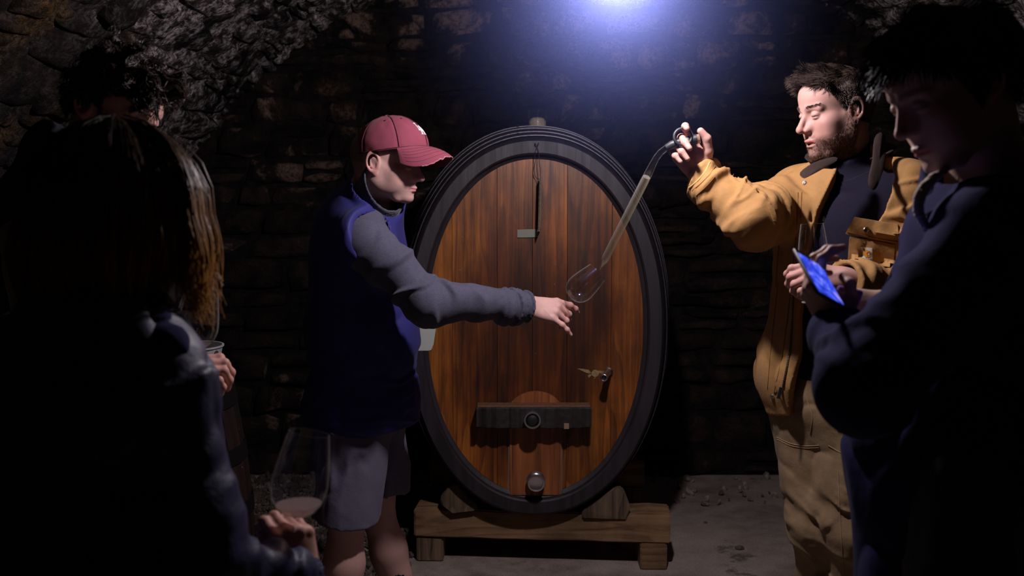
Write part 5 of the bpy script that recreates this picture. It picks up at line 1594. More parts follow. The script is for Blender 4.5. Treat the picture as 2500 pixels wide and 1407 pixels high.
# the jacket: outer skin hollowed out, open at front
s = SDF(); trunkB(s, .016)
s.ell(B['pelvis'] + V((0, 0, .07)) - B['r'] * -.01, (.160, .205, .17), RtB, .06)
sh, el, wr = B['shR'], B['elR'], B['wrR']; ax = (wr - el).normalized()
s.cap(sh.lerp(B['chest'], .12), sh, .085, .082, .05); s.cap(sh, sh.lerp(el, .55), .084, .080, .04); s.cap(sh.lerp(el, .55) + V((0, 0, -.006)), el + V((0, 0, -.006)), .080, .072, .03)
s.cap(el + V((0, 0, -.006)), el.lerp(wr, .55) + V((0, 0, -.010)), .072, .066, .03); s.cap(el.lerp(wr, .5) + V((0, 0, -.008)), wr + ax * .03 + V((-.004, 0, -.006)), .064, .058, .02)
shl, ell_, wrl = B['shL'], B['elL'], B['wrL']; axl = (wrl - ell_).normalized()
s.cap(shl.lerp(B['chest'], .12), shl, .085, .08, .05); s.cap(shl, shl.lerp(ell_, .5), .080, .078, .04); s.cap(shl.lerp(ell_, .5), ell_, .078, .070, .03); s.cap(ell_, wrl + axl * .03, .066, .055, .03)
s.keep()
folds(s, sh.lerp(el, -.3), el, .15, .0150, 30, 5, 1.3); folds(s, sh.lerp(el, .55), el.lerp(wr, .45), .13, .0150, 34, 5, 6.0); folds(s, el, wr, .12, .0150, 30, 5, 2.6); folds(s, el.lerp(wr, .45), wr + ax * .02, .09, .004, 40, 8, 3.2)
folds(s, shl, ell_, .14, .014, 26, 5, 4.4); folds(s, ell_, wrl, .11, .014, 34, 6, 5.8)
crumple(s, B['chest'] + V((0, 0, -.02)), .32, .006, (10, 10, 5), 6.0); crumple(s, B['pelvis'] + V((0, 0, .1)), .36, .008, (11, 11, 5), 9.0)
folds(s, B['pelvis'] + V((0, 0, .34)), B['pelvis'] + V((0, 0, -.05)), .27, .008, 3.5, 13, 8.0)
TH = .0095
s.limit(.015); s.hollow(.032)
zc_, ys_ = [], []
KNOT = [(380, -.02, .09), (430, -.030, .125), (470, -.040, .128), (520, -.052, .118), (600, -.062, .085), (700, -.070, .050), (800, -.060, .040), (880, -.040, .045), (960, -.045, .055), (1040, -.05, .06)]
Zk = [W(2000, a, 2.62).z for a, _, _ in KNOT][::-1]; La = [b for _, b, _ in KNOT][::-1]; Ra = [c for _, _, c in KNOT][::-1]
def opening(P, d):
    a, fw = jb(P); z = P[..., 2]
    l = np.interp(z, Zk, La); r = np.interp(z, Zk, Ra)
    g = np.maximum(np.maximum(l - a, a - r) * .9, .03 - fw)
    return np.maximum(d, -g)
s.fun('f', opening)
s.cap(nk + V((0, 0, -.04)), nk + cdB * .2, .078, .085, .006, 's')
s.cap(wr - ax * .04, wr + ax * .08, .036, .040, .003, 's'); s.cut(wr + ax * .006 + V((0, 0, 0)), (ax + V((.0, 0, .05))).normalized(), .004) if False else None
def cuffcut(P, d):
    q = P - A3(wr + ax * .004); al = q @ A3(ax); rr = np.sqrt((q * q).sum(-1))
    q2 = P - A3(wrl + axl * .004); al2 = q2 @ A3(axl); r2 = np.sqrt((q2 * q2).sum(-1))
    d = np.where(rr < .13, np.maximum(d, al), d)
    return np.where(r2 < .12, np.maximum(d, al2), d)
s.fun('f', cuffcut)
s.cap(wrl - axl * .05, wrl + axl * .1, .038, .040, .003, 's')
hemz = W(1900, 985, 2.75).z
s.cut(V((B['pelvis'].x, B['pelvis'].y, hemz + .0)), V((.30, -.10, -1)))
lo, hi = bbox([B['chest'] + V((.25, .25, .25)), B['chest'] - V((.25, .25, .2)), B['pelvis'] + V((-.2, -.2, -.1)), sh, el, wr, shl, ell_, wrl, nk], .10)
vs, q = s.mesh(.0044, lo, hi); JAC = np_mesh('jacket', vs, q, MAT_DUCK, ROOT_B); bvJ = bvh_of(JAC)
# corduroy collar: flared band round the neck, open at the front
s = SDF()
c0 = nk + V((.01, .01, -.035)); up = (cdB + V((.10, .10, .2))).normalized()
def band(P):
    q = P - A3(c0); h = q @ A3(up); pe_ = q - h[..., None] * A3(up); r = np.sqrt((pe_ * pe_).sum(-1))
    rad = .116 - .35 * h + 1.2 * np.maximum(h - .055, 0)
    d = np.abs(r - rad) - .0065
    d = np.maximum(d, np.maximum(-h - .012, h - .078))
    fa = pe_ @ A3(B['f']); la = -(pe_ @ A3(B['r']))
    g = np.where(fa > 0, np.abs(la - .030) - .045 - .12 * np.maximum(.06 - h, -1) * 0 - .25 * np.maximum(h, 0) * 0, 1)
    return np.maximum(d, -np.where(fa > 0, g * -1, -1) * 1.0 if False else np.where(fa > 0, .050 - np.abs(la - .035), -1))
s.fun('f', lambda P, d: np.minimum(d, band(P)))
def lapel(pts3, thick, mat, name, pinch=.004):
    """collar leaf: outline ring, softly arched"""
    n = (pts3[1] - pts3[0]).cross(pts3[2] - pts3[0]).normalized()
    if n.y > 0: n = -n
    P = []
    k = len(pts3)
    for i in range(k):      # round the outline
        a, b, c, d = pts3[i - 1], pts3[i], pts3[(i + 1) % k], pts3[(i + 2) % k]
        for t in (0, .33, .67):
            P.append(.5 * ((2 * b) + (-a + c) * t + (2 * a - 5 * b + 4 * c - d) * t * t + (-a + 3 * b - 3 * c + d) * t ** 3))
    c = sum(P, V((0, 0, 0))) / len(P)
    bm = bmesh.new(); rings = []
    for f_, o_ in ((.0, 1), (.35, 1), (.7, 1), (.93, .9), (1.0, .5), (.93, .0), (.5, 0), (0, 0)):
        h = n * (thick * o_ + pinch * (1 - f_ ** 2))
        if f_ == 0: rings.append([bm.verts.new(c + h)])
        else: rings.append([bm.verts.new(c + (p - c) * f_ + h) for p in P])
    for a, b in zip(rings, rings[1:]):
        for i in range(len(P)):
            q = []
            for v in (a[i % len(a)], a[(i + 1) % len(P) % len(a)], b[(i + 1) % len(P) % len(b)], b[i % len(b)]):
                if v not in q: q.append(v)
            bm.faces.new(q)
    return bm_obj(name, bm, mat, ROOT_B, True)
lo, hi = c0 - V((.17, .17, .06)), c0 + V((.17, .17, .15)); vs, q = s.mesh(.0035, lo, hi); np_mesh('collar', vs, q, MAT_CORD, ROOT_B)
lapel([W(2133, 338, 2.665), W(2150, 324, 2.68), W(2160, 342, 2.68), W(2158, 400, 2.62), W(2140, 456, 2.575), W(2126, 464, 2.565), W(2117, 446, 2.575), W(2128, 390, 2.62)], .006, MAT_CORD, 'collar')
lapel([W(1952, 422, 2.62), W(1985, 398, 2.63), W(2032, 384, 2.64), W(2044, 392, 2.63), W(2010, 412, 2.61), W(1975, 431, 2.59), W(1960, 436, 2.59)], .006, MAT_CORD, 'collar')
# seams, zip, pockets, snaps
for pts in ([(1690, 466), (1712, 448), (1735, 425), (1746, 405)], [(1700, 478), (1722, 458), (1745, 432)]):
    seam(bvJ, pts, .0011, MAT_DUCKD, JAC, 'seam', .0006, 6)
seam(bvJ, [(1678, 462), (1700, 445), (1722, 420), (1733, 396)], .0022, MAT_DUCKL, JAC, 'cuff_edge', .0, 5)
for pts in ([(1948, 470), (1945, 560), (1935, 660), (1925, 760), (1912, 860), (1890, 960)], [(1957, 470), (1953, 560), (1943, 660)], [(2060, 700), (2042, 640), (2072, 575), (2118, 478)], [(2175, 440), (2195, 500), (2190, 560)], [(1900, 690), (1890, 780), (1880, 880), (1874, 950)], [(1895, 700), (1898, 640), (1905, 560)],
            [(2068, 535), (2110, 528), (2160, 536), (2200, 546)], [(2010, 1000), (2050, 1012), (2095, 1020)]):
    seam(bvJ, pts, .0011, MAT_DUCKD, JAC, 'seam', .0006, 10)
M_ZIP = mat_simple('dark_zip_tape', (.05, .035, .02), .8); M_TOOTH = mat_simple('zip_teeth', (.30, .22, .13), .35, 1.0)
def zipper(bvh, pts, parent, step=.0052):
    L = surf_line(bvh, pts, 8)
    if len(L) < 4: return
    seamo = seam(bvh, pts, .0030, M_ZIP, parent, 'zip_tape', .0005, 8)
    bm = bmesh.new(); acc = 0
    for (a, n), (b, _) in zip(L, L[1:]):
        d = (b - a).length
        while acc < d:
            p = a.lerp(b, acc / d) + n * .003
            bm_box(bm, (-.0024, -.0009, -.0010), (.0024, .0009, .0010), M=frame(p, z=(b - a), y=n) if (b - a).length > 1e-5 else None)
            acc += step
        acc -= d
    o = bm_obj('zip_teeth', bm, M_TOOTH, parent); o['kind'] = 'stuff'
zipper(bvJ, [(2097, 492), (2085, 515), (2070, 545), (2058, 570)], JAC)
zipper(bvJ, [(1937, 720), (1934, 780), (1930, 850), (1920, 905), (1912, 945)], JAC)
def snap(px, py, r, bvh, parent, name='snap', mat=MAT_BRASS):
    p, n = hit(bvh, px, py)
    if p is None: return
    bm = bmesh.new(); bm_lathe(bm, [(r, 0), (r, .0022), (r * .85, .0034), (r * .55, .0032), (r * .45, .0026), (0, .0030)], frame(p, z=n), 20); bm_obj(name, bm, mat, parent, True)
FL = patch(bvJ, [(2086, 530), (2192, 548), (2196, 596), (2064, 571)], 14, 5, .0035, MAT_DUCK, JAC, 'pocket_flap', .004)
PK = patch(bvJ, [(2074, 578), (2185, 598), (2178, 672), (2068, 662)], 14, 8, .0026, MAT_DUCK, JAC, 'pocket', .006)
bvPK = bvh_of(PK); bvFL = bvh_of(FL)
seam(bvFL, [(2068, 567), (2110, 576), (2150, 584), (2192, 591)], .0010, MAT_DUCKD, JAC, 'seam', .0004, 8)
snap(2115, 562, .0085, bvFL, JAC); snap(1965, 447, .0060, bvJ, JAC, mat=M_STEEL); snap(1907, 528, .0075, bvJ, JAC); snap(1886, 968, .0070, bvJ, JAC, mat=M_STEEL)
FL2 = patch(bvJ, [(1872, 500), (1912, 498), (1912, 545), (1888, 540)], 6, 5, .0028, MAT_DUCK, JAC, 'pocket_flap', .002)
# woven label: white ground, orange hook shaped mark, lettering below
def label_px(u, v): return (2103 + 26 * u + 1.5 * v, 604 + 33 * v + 1.5 * u)
LB = patch(bvPK, [label_px(0, 0), label_px(1, 0), label_px(1, 1), label_px(0, 1)], 4, 5, .0012, mat_simple('white_woven_label', (.62, .60, .62), .8, bump=.4, bscale=800), JAC, 'label_patch')
bvL = bvh_of(LB)
def mark(poly, mat, name, off=.0008):
    P = []
    for u, v in poly:
        p, n = hit(bvL, *label_px(u, v))
        if p is not None: P.append(p + n * off)
    if len(P) < 3: return
    bm = bmesh.new(); bm.faces.new([bm.verts.new(p) for p in P]); r = bmesh.ops.extrude_face_region(bm, geom=bm.faces[:]); bmesh.ops.translate(bm, verts=[v for v in r['geom'] if isinstance(v, bmesh.types.BMVert)], vec=(0, .001, 0)); bm_obj(name, bm, mat, LB)
M_OR = mat_simple('orange_mark', (.50, .21, .01), .8)
mark([(.10, .30), (.22, .18), (.42, .13), (.58, .18), (.66, .28), (.60, .34), (.50, .36), (.48, .48), (.60, .56), (.74, .52), (.80, .60), (.66, .70), (.50, .72), (.30, .70), (.14, .58)], M_OR, 'emblem')
mark([(.58, .26), (.70, .22), (.82, .28), (.86, .40), (.80, .50), (.70, .46), (.74, .38), (.66, .32)], M_OR, 'emblem')
fc = bpy.data.curves.new('lettering', 'FONT'); fc.body = 'carhartt'; fc.size = .0095; fc.extrude = .0003; fc.align_x = 'CENTER'
p, n = hit(bvL, *label_px(.5, .93))
if p is not None:
    to = bpy.data.objects.new('tmp_text', fc); C.objects.link(to); dg = bpy.context.evaluated_depsgraph_get(); me = bpy.data.meshes.new_from_object(to.evaluated_get(dg)); bpy.data.objects.remove(to)
    e1 = (hit(bvL, *label_px(.9, .93))[0] - hit(bvL, *label_px(.1, .93))[0]); me.transform(frame(p + n * .0008 - root_loc(ROOT_B), x=e1, z=n)); me.name = 'lettering'
    link('lettering', me, mat_simple('dark_thread', (.05, .04, .06), .9), LB)
# zip pull at the hem
p, nn = hit(bvJ, 1908, 950)
if p is not None: bm = bmesh.new(); bm_box(bm, (-.005, -.002, -.028), (.005, .002, .006), .001, M=frame(p + nn * .004, z=(.25, 0, 1))); bm_obj('zip_pull', bm, M_STEEL, JAC)
# trousers
s = SDF()
for sd in 'RL':
    h_, k_, a_ = B['hip' + sd], B['kn' + sd], B['an' + sd]
    s.cap(h_ + V((0, 0, .02)), k_, .104, .082, .04); s.cap(k_, a_ + V((0, 0, .03)), .082, .072, .03)
s.ell(B['pelvis'] + V((0, 0, .02)), (.135, .17, .15), RtB, .05)
s.keep()
for sd in 'RL':
    h_, k_, a_ = B['hip' + sd], B['kn' + sd], B['an' + sd]
    folds(s, h_, k_, .15, .010, 12, 9, 21.0 + (sd == 'L')); folds(s, k_ + V((0, 0, .10)), k_ - V((0, 0, .12)), .13, .012, 20, 6, 23.0); folds(s, k_, a_, .13, .012, 13, 8, 25.0 + (sd == 'L'))
crumple(s, B['pelvis'] + V((0, 0, -.1)), .25, .006, (13, 13, 9), 3)
s.limit(.012)
s.cut(B['pelvis'] + V((0, 0, .10)), (0, 0, 1)); s.cut(V((0, 0, .05)), (0, 0, -1))
lo, hi = bbox([B['pelvis'], B['anR'], B['anL'], B['hipL'], B['hipR'], B['knR']], .17); lo.z = .03
vs, q = s.mesh(.0055, lo, hi); PAN = np_mesh('trousers', vs, q, MAT_PANTS, ROOT_B); bvP = bvh_of(PAN)
for pts in ([(1897, 1068), (1930, 1084), (1965, 1090), (2000, 1088)], [(1898, 1073), (1930, 1089), (1965, 1095), (2000, 1093)], [(2022, 1088), (2050, 1105), (2085, 1115)], [(2046, 1150), (2052, 1280), (2060, 1400)], [(1965, 960), (1985, 1020), (1978, 1060)]):
    seam(bvP, pts, .0012, MAT_PANTD, PAN, 'seam', .0006, 8)
shoes(B, ROOT_B, mat_simple('brown_work_boot', (.05, .03, .02), .7))
# ---- wine thief
ti, tt = W(1465, 658, 3.00), W(1583, 424, 2.80)
td = (tt - ti).normalized(); LT_ = (tt - ti).length
PIP = empty('glass_pipette', tt); props(PIP, 'long glass wine pipette with bent neck, black rubber grip and pale wine inside', 'pipette')
MP = frame(ti, z=td)
bend = [tt, W(1593, 403, 2.78), W(1602, 386, 2.765), W(1613, 372, 2.752), W(1627, 361, 2.745), W(1641, 354, 2.74), W(1660, 347, 2.738), W(1680, 343, 2.736), W(1705, 339, 2.735)]
bm = bmesh.new(); prof = [(.0022, 0), (.0026, .004), (.0032, .010), (.0075, .028), (.0112, .038), (.0125, .050), (.0125, LT_ - .03), (.0115, LT_)]
O_ = [MP @ V((0, 0, z)) for r, z in prof] + bend[1:]
R_ = [r for r, z in prof] + [.0098, .0090, .0086, .0084, .0084, .0084, .0084, .0084]
bm_tube(bm, O_, R_, 28, False); rin = [max(r - .0011, .0009) for r in R_]; bm_tube(bm, O_[::-1], rin[::-1], 28, False)
bm_obj('glass_tube', bm, M_GLASS, PIP, True)
M_WINE = mat_glass('pale_gold_wine', (1.0, .95, .80), 1.34, body=.20, edge=.9)
bm = bmesh.new(); wp = [(max(r - .0013, .0006), z) for r, z in prof]; wp = [(0, .0006)] + wp[:-1] + [(.0107, LT_ - .012), (0, LT_ - .012)]
bm_lathe(bm, wp, MP, 28); bm_obj('wine', bm, M_WINE, PIP, True)
bm = bmesh.new(); bm_tube(bm, [W(1598, 392, 2.76), W(1596, 398, 2.765)], .0105, 16); bm.free()
bm = bmesh.new(); gp = [W(1628, 361, 2.745), W(1641, 354, 2.74), W(1655, 349, 2.738), W(1672, 345, 2.737), W(1688, 342, 2.736), W(1701, 340, 2.735)]
bm_tube(bm, gp, [.0105, .0125, .0118, .0115, .0135, .0140], 20); 
GR = bm_obj('rubber_grip', bm, M_BLACK, PIP, True)
bm = bmesh.new(); c = W(1667, 334, 2.725); rr = .0225
ring = [c + V((rr * math.cos(t) * 1.05, .004 * math.sin(t), rr * math.sin(t))) for t in [i * 2 * math.pi / 28 for i in range(29)]]
bm_tube(bm, ring, .0042, 10, False); bm_obj('finger_ring', bm, M_BLACK, GR, True)
bm = bmesh.new(); bm_tube(bm, [W(1701, 340, 2.735), W(1708, 338.6, 2.7345)], .0125, 20); bm_obj('glass_end', bm, mat_glass('amber_glass', (.75, .5, .35), body=.4), PIP, True)
# the glass in his left hand
wine_glass(frame(W(1990, 738, 2.425), z=(-.06, .02, 1)), 'upright wine glass in front of the dark fleece, above the lit phone', h=.192, bowl_r=.036, rim_r=.027, stem=.072, foot_r=.032)
# ---------------------------------------------------------------- visitor with the phone, near right
MAT_NAVY = mat_fabric('navy_wool_jacket', (.012, .012, .052), .9, wb=.4, sheen=.02, fold=.3, spec=.06)
MAT_SHERPA = mat_fabric('cream_sherpa_lining', (.48, .40, .33), .95, wb=1.0, weave=260, sheen=.1)
MAT_DARKTROUSER = mat_fabric('dark_trousers', (.014, .014, .024), .85)
Cc = {}
ang = math.radians(205)
Cc['f'] = V((math.cos(ang), math.sin(ang), 0)); Cc['r'] = V((Cc['f'].y, -Cc['f'].x, 0))
HC = rot_frame(W(2322, 212, 1.62), 189, 27)
Cc['neck'] = W(2415, 430, 1.70); Cc['chest'] = W(2462, 690, 1.72); Cc['pelvis'] = W(2330, 1120, 1.72)
Cc['shL'] = W(2420, 590, 1.52); Cc['shR'] = W(2330, 590, 1.93)
Cc['elL'] = W(2120, 945, 1.47); Cc['wrL'] = W(2048, 812, 1.66)
Cc['elR'] = W(2260, 860, 1.98); Cc['wrR'] = W(2172, 752, 1.84)
Cc['hipL'] = W(2350, 1150, 1.62); Cc['hipR'] = W(2290, 1150, 1.80)
Cc['knL'] = V((Cc['hipL'].x - .03, 1.60, .50)); Cc['knR'] = V((Cc['hipR'].x - .04, 1.82, .50))
Cc['anL'] = V((Cc['hipL'].x, 1.62, .085)); Cc['anR'] = V((Cc['hipR'].x, 1.84, .085))
ROOT_C = empty('person', V((Cc['pelvis'].x, Cc['pelvis'].y, 0)))
props(ROOT_C, 'black-haired person in navy jacket with cream fleece collar looking down at a lit phone', 'person')
HMC = frame(Cc['wrL'], x=(-.50, .12, .84), z=(-.78, -.30, -.42))
handC = (HMC, dict(side=-1, curl=((38, 44, 24), (42, 46, 26), (46, 48, 26), (48, 50, 28)), spread=(6, 1, -3, -8),
                   thumb=((.020, .024, -.016), (.044, .040, -.030), (.064, .034, -.046), (.078, .018, -.052)), hres=.0028, sc=.98, fat=.92))
HMCR = frame(Cc['wrR'], x=(-.96, -.16, .12), z=(.0, -.72, .68))
handCR = (HMCR, dict(side=1, curl=((30, 40, 25), (45, 50, 30), (50, 55, 30), (50, 55, 30)), spread=(4, 0, -3, -8), hres=.0030, sc=.96))
bodyC, sdfC = make_body('body', ROOT_C, Cc, HC, [handC, handCR], skin=(.50, .32, .245), head_kw=dict(wide=1.03, nose=.85, deep=1.06), col_kw=dict(brows=(.03, .02, .02), hair=(.012, .010, .010), hairline=lambda x, ay, z: .95 * (z > np.interp(x, [-.12, -.05, -.02, 0, .012, .03, .06, .08], [-.06, -.05, .015, .0, -.035, .03, .060, .066]))), hres=.0026, legs=True)
def verts_of(o, root):
    me = o.data; n = len(me.vertices); v = np.empty(n * 3, np.float32); me.vertices.foreach_get('co', v); return v.reshape(-1, 3) + A3(root.location), quads_of(me)
def scalp(xs, zs):
    def f(L):
        line = np.interp(L[:, 0], xs, zs); return (L[:, 2] > line) & (np.abs(L[:, 1]) < .1) & (L[:, 0] < .11)
    return f
vC, qC = verts_of(bodyC, ROOT_C); near = ((vC - A3(HC.translation)) ** 2).sum(1) < .165 ** 2
MAT_HAIR_BLK = mat_hair('black_hair', (.012, .011, .012), rough=.45, spec=.3)
def flowC(p, rng):
    f = np.zeros_like(p); top = np.clip((p[:, 2] - .04) / .06, 0, 1)
    f[:, 0] = 1.0 * top * (p[:, 0] > -.06) - .15; f[:, 2] = -.95 + .9 * top; f[:, 1] = .25 * np.sign(p[:, 1]) * (1 - top); return f
vh, qh = hair_on(HC, scalp([-.12, -.05, -.02, 0, .012, .03, .06, .08], [-.06, -.05, .015, .0, -.035, .03, .060, .066]), vC, qC[near[qC].all(1)], 7500, lambda p: .022 + .030 * np.clip((p[:, 2] - .02) / .07, 0, 1), flowC, rad=.0011, seed=14, segs=6, lift=.55, curl=.45, curl_s=30)
np_mesh('hair', vh, qh, MAT_HAIR_BLK, ROOT_C)
RtC = frame((0, 0, 0), x=Cc['f'], z=(0, 0, 1)).to_3x3()
s = SDF(); ch, pe, nk = Cc['chest'], Cc['pelvis'], Cc['neck']
s.ell(ch, (.150, .200, .24), RtC, .05); s.ell(ch.lerp(pe, .5), (.165, .205, .24), RtC, .06); s.ell(pe + V((0, 0, .02)), (.165, .20, .20), RtC, .06)
s.cap(pe, pe + V((.01, 0, -.50)), .175, .160, .05); s.cap(nk + V((0, 0, -.07)), Cc['shL'], .10, .088, .05); s.cap(nk + V((0, 0, -.07)), Cc['shR'], .10, .088, .05)
for sd in 'LR':
    sh, el, wr = Cc['sh' + sd], Cc['el' + sd], Cc['wr' + sd]; ax = (wr - el).normalized()
    s.cap(sh, el, .088, .072, .03); s.cap(el, wr - ax * .012, .070, .054, .03)
s.keep()
for sd in 'LR':
    sh, el, wr = Cc['sh' + sd], Cc['el' + sd], Cc['wr' + sd]
    folds(s, sh, el, .15, .010, 17, 6, 31.0 + (sd == 'L')); folds(s, el, wr, .11, .009, 26, 6, 33.0)
crumple(s, ch, .36, .008, (7, 7, 10), 2); crumple(s, pe, .36, .009, (9, 9, 6), 5)
for sd in 'LR':
    wr = Cc['wr' + sd]; ax = (wr - Cc['el' + sd]).normalized()
    s.cap(wr - ax * .045, wr + ax * .05, .040, .046, .004, 's')
cdC = (HC @ V((-.03, 0, -.08)) - nk).normalized()
s.cap(nk - cdC * .01, nk + cdC * .3, .088, .11, .006, 's')
s.cut(pe + V((0, 0, -.52)), (0, 0, -1))
lo, hi = bbox([ch + V((.22, .22, .25)), ch - V((.22, .22, .2)), pe + V((-.2, -.2, -.52)), Cc['shL'], Cc['shR'], Cc['elL'], Cc['wrL'], Cc['elR'], Cc['wrR'], nk], .1)
vs, q = s.mesh(.0058, lo, hi); JC = np_mesh('jacket', vs, q, MAT_NAVY, ROOT_C)
# cream fleece along the collar edge
bm = bmesh.new(); cp = [(2312, 412, 1.60), (2296, 424, 1.585), (2278, 436, 1.575), (2260, 455, 1.565), (2246, 478, 1.56), (2240, 500, 1.56), (2244, 522, 1.56), (2256, 545, 1.565), (2275, 570, 1.575)]
cpts = []
for a_, b_ in zip(cp, cp[1:]):
    for t in range(6): cpts.append(W(a_[0] + (b_[0] - a_[0]) * t / 6, a_[1] + (b_[1] - a_[1]) * t / 6, a_[2] + (b_[2] - a_[2]) * t / 6))
r = random.Random(6); bm_tube(bm, [c + V([r.uniform(-.0009, .0009) for _ in range(3)]) for c in cpts], [(.004 + .005 * math.sin(math.pi * (i + 3) / (len(cpts) + 6))) * r.uniform(.9, 1.12) for i in range(len(cpts))], 12)
o = bm_obj('fleece_trim', bm, MAT_SHERPA, ROOT_C, True)
vT, qT = verts_of(o, ROOT_C) if False else (None, None)
# standing collar of the jacket behind the trim
s = SDF()
cc0 = nk + V((0, 0, -.05))
s.cap(cc0, nk + cdC * .055, .118, .100, .02); s.cap(W(2380, 560, 1.60), W(2300, 520, 1.60), .05, .040, .03)
s.keep(); crumple(s, nk, .2, .004, (12, 12, 12), 3); s.hollow(.014)
s.cap(nk - cdC * .02, nk + cdC * .2, .086, .095, .004, 's'); s.cut(nk + cdC * .045, cdC)
lo, hi = nk - V((.2, .2, .14)), nk + V((.2, .2, .14)); vs, q = s.mesh(.005, lo, hi); np_mesh('collar', vs, q, MAT_NAVY, ROOT_C)
s = SDF()
for sd in 'LR':
    s.cap(Cc['hip' + sd], Cc['kn' + sd], .105, .08, .04); s.cap(Cc['kn' + sd], Cc['an' + sd], .08, .06, .03); folds(s, Cc['hip' + sd], Cc['an' + sd], .14, .010, 10, 8, 3.0)
s.ell(pe, (.13, .16, .15), RtC, .05); s.cut(V((0, 0, .06)), (0, 0, -1))
lo, hi = bbox([pe, Cc['anL'], Cc['anR'], Cc['hipL'], Cc['hipR']], .15); lo.z = .04; vs, q = s.mesh(.009, lo, hi); np_mesh('trousers', vs, q, MAT_DARKTROUSER, ROOT_C)
M_DSHOE = mat_simple('dark_shoe', (.012, .011, .012), .6)
shoes(Cc, ROOT_C, M_DSHOE)
# phone in his left hand: screen towards his face, seen obliquely
pc = W(2000, 674, 1.60)
pu = (W(1970, 613, 1.655) - W(2036, 730, 1.545)).normalized(); px_ = (W(2012, 632, 1.66) - W(1960, 626, 1.60)).normalized()
pn = px_.cross(pu).normalized()                     # screen normal: towards his face
MPH = frame(pc, z=pn, y=pu)
PH = empty('phone', pc); props(PH, 'phone with glowing blue screen held in both hands at the right', 'phone')
bm = bmesh.new(); bm_box(bm, (-.030, -.060, -.0075), (.030, .060, -.0005), .003, M=MPH); bm_obj('phone_case', bm, M_BLACK, PH, True)
def screen_mat():
    m, nt, b = mat_new('phone_screen'); N = NT(nt)
    n1 = N.noise(34, 3, N.map((1.6, .8, 1), rot=(0, 0, .6)), .6, .8)
    c = N.ramp(n1, [(.34, (.01, .02, .30)), (.48, (.04, .08, .95)), (.58, (.16, .22, 1.0)), (.68, (.55, .35, 1.0))])
    b.inputs['Base Color'].default_value = (.01, .01, .02, 1); b.inputs['Roughness'].default_value = .15
    N.link(c, b.inputs['Emission Color']); b.inputs['Emission Strength'].default_value = .95
    return m
bm = bmesh.new(); bm_box(bm, (-.0278, -.0575, -.0008), (.0278, .046, .0002), M=MPH); bm_obj('screen', bm, screen_mat(), PH, False)
bm = bmesh.new(); bm_box(bm, (-.0278, .0465, -.0008), (.0278, .0575, .0001), M=MPH); bm_obj('screen_border', bm, mat_simple('dark_glass_edge', (.005, .005, .008), .1), PH, False)
bm = bmesh.new(); bm_box(bm, (-.024, -.006, -.016), (.024, .006, .016), .005, M=frame(W(2070, 723, 1.76), x=(.96, .1, -.22), z=(.1, -.3, .9)))
o = bm_obj('pouch', bm, mat_fabric('purple_pouch', (.13, .03, .30), .8), None, True); props(o, 'small purple pouch held in the fingers just right of the lit phone', 'pouch')

# ---------------------------------------------------------------- long-haired visitor, near left
MAT_SHINY = mat_simple('shiny_dark_jacket', (.015, .015, .050), .55, bump=.9, bscale=40, var=.2, spec=.3)
D = {}
ang = math.radians(48); D['f'] = V((math.cos(ang), math.sin(ang), 0)); D['r'] = V((D['f'].y, -D['f'].x, 0))
HD = rot_frame(W(300, 572, 1.52), 48, 8)
D['neck'] = W(280, 790, 1.47); D['chest'] = W(240, 960, 1.47); D['pelvis'] = W(250, 1420, 1.47)
D['shR'] = W(398, 945, 1.40); D['shL'] = W(75, 880, 1.60)
D['elR'] = W(485, 1370, 1.36); D['wrR'] = W(740, 1425, 1.50)
D['elL'] = W(20, 1250, 1.62); D['wrL'] = W(120, 1300, 1.85)
D['hipR'] = D['pelvis'] + D['r'] * .09 + V((0, 0, -.03)); D['hipL'] = D['pelvis'] - D['r'] * .09 + V((0, 0, -.03))
for k, sg in (('R', 1), ('L', -1)):
    D['kn' + k] = V((D['hip' + k].x, D['hip' + k].y, .45)); D['an' + k] = V((D['hip' + k].x, D['hip' + k].y, .085))
ROOT_D = empty('person', V((D['pelvis'].x, D['pelvis'].y, 0)))
props(ROOT_D, 'person seen from behind with long brown hair gold at the tips, shiny dark jacket', 'person')
HMD = frame(D['wrR'], x=(-.22, .12, .97), z=(.62, -.76, .12))
handD = (HMD, dict(side=1, curl=((52, 62, 40), (58, 70, 45), (64, 72, 45), (66, 74, 45)), spread=(3, 0, -3, -6),
                   thumb=((.020, .024, -.016), (.046, .042, -.034), (.074, .040, -.046), (.094, .024, -.050)), sc=.90, hres=.0022))
handDL = (frame(D['wrL'], x=(.3, .9, .1), z=(0, 0, 1)), dict(side=-1, sc=.9, hres=.005))
bodyD, sdfD = make_body('body', ROOT_D, D, HD, [handD, handDL], skin=(.50, .27, .20), hres=.0045, legs=True, neck_r=.05)
RtD = frame((0, 0, 0), x=D['f'], z=(0, 0, 1)).to_3x3()
s = SDF(); ch, pe, nk = D['chest'], D['pelvis'], D['neck']
s.ell(ch, (.135, .195, .20), RtD, .05); s.ell(ch.lerp(pe, .5), (.13, .185, .22), RtD, .06); s.ell(pe + V((0, 0, .02)), (.14, .20, .18), RtD, .06)
s.cap(nk + V((0, 0, -.05)), D['shR'], .080, .074, .05); s.cap(nk + V((0, 0, -.05)), D['shL'], .085, .080, .05)
for sd in 'LR':
    sh, el, wr = D['sh' + sd], D['el' + sd], D['wr' + sd]; ax = (wr - el).normalized()
    s.cap(sh, el, .074, .064, .03); s.cap(el, wr - ax * .012, .062, .046, .03)
s.keep()
for sd in 'LR':
    folds(s, D['sh' + sd], D['el' + sd], .14, .014, 24, 6, 41.0); folds(s, D['el' + sd], D['wr' + sd], .10, .009, 30, 6, 43.0)
crumple(s, ch, .3, .006, (9, 9, 9), 2)
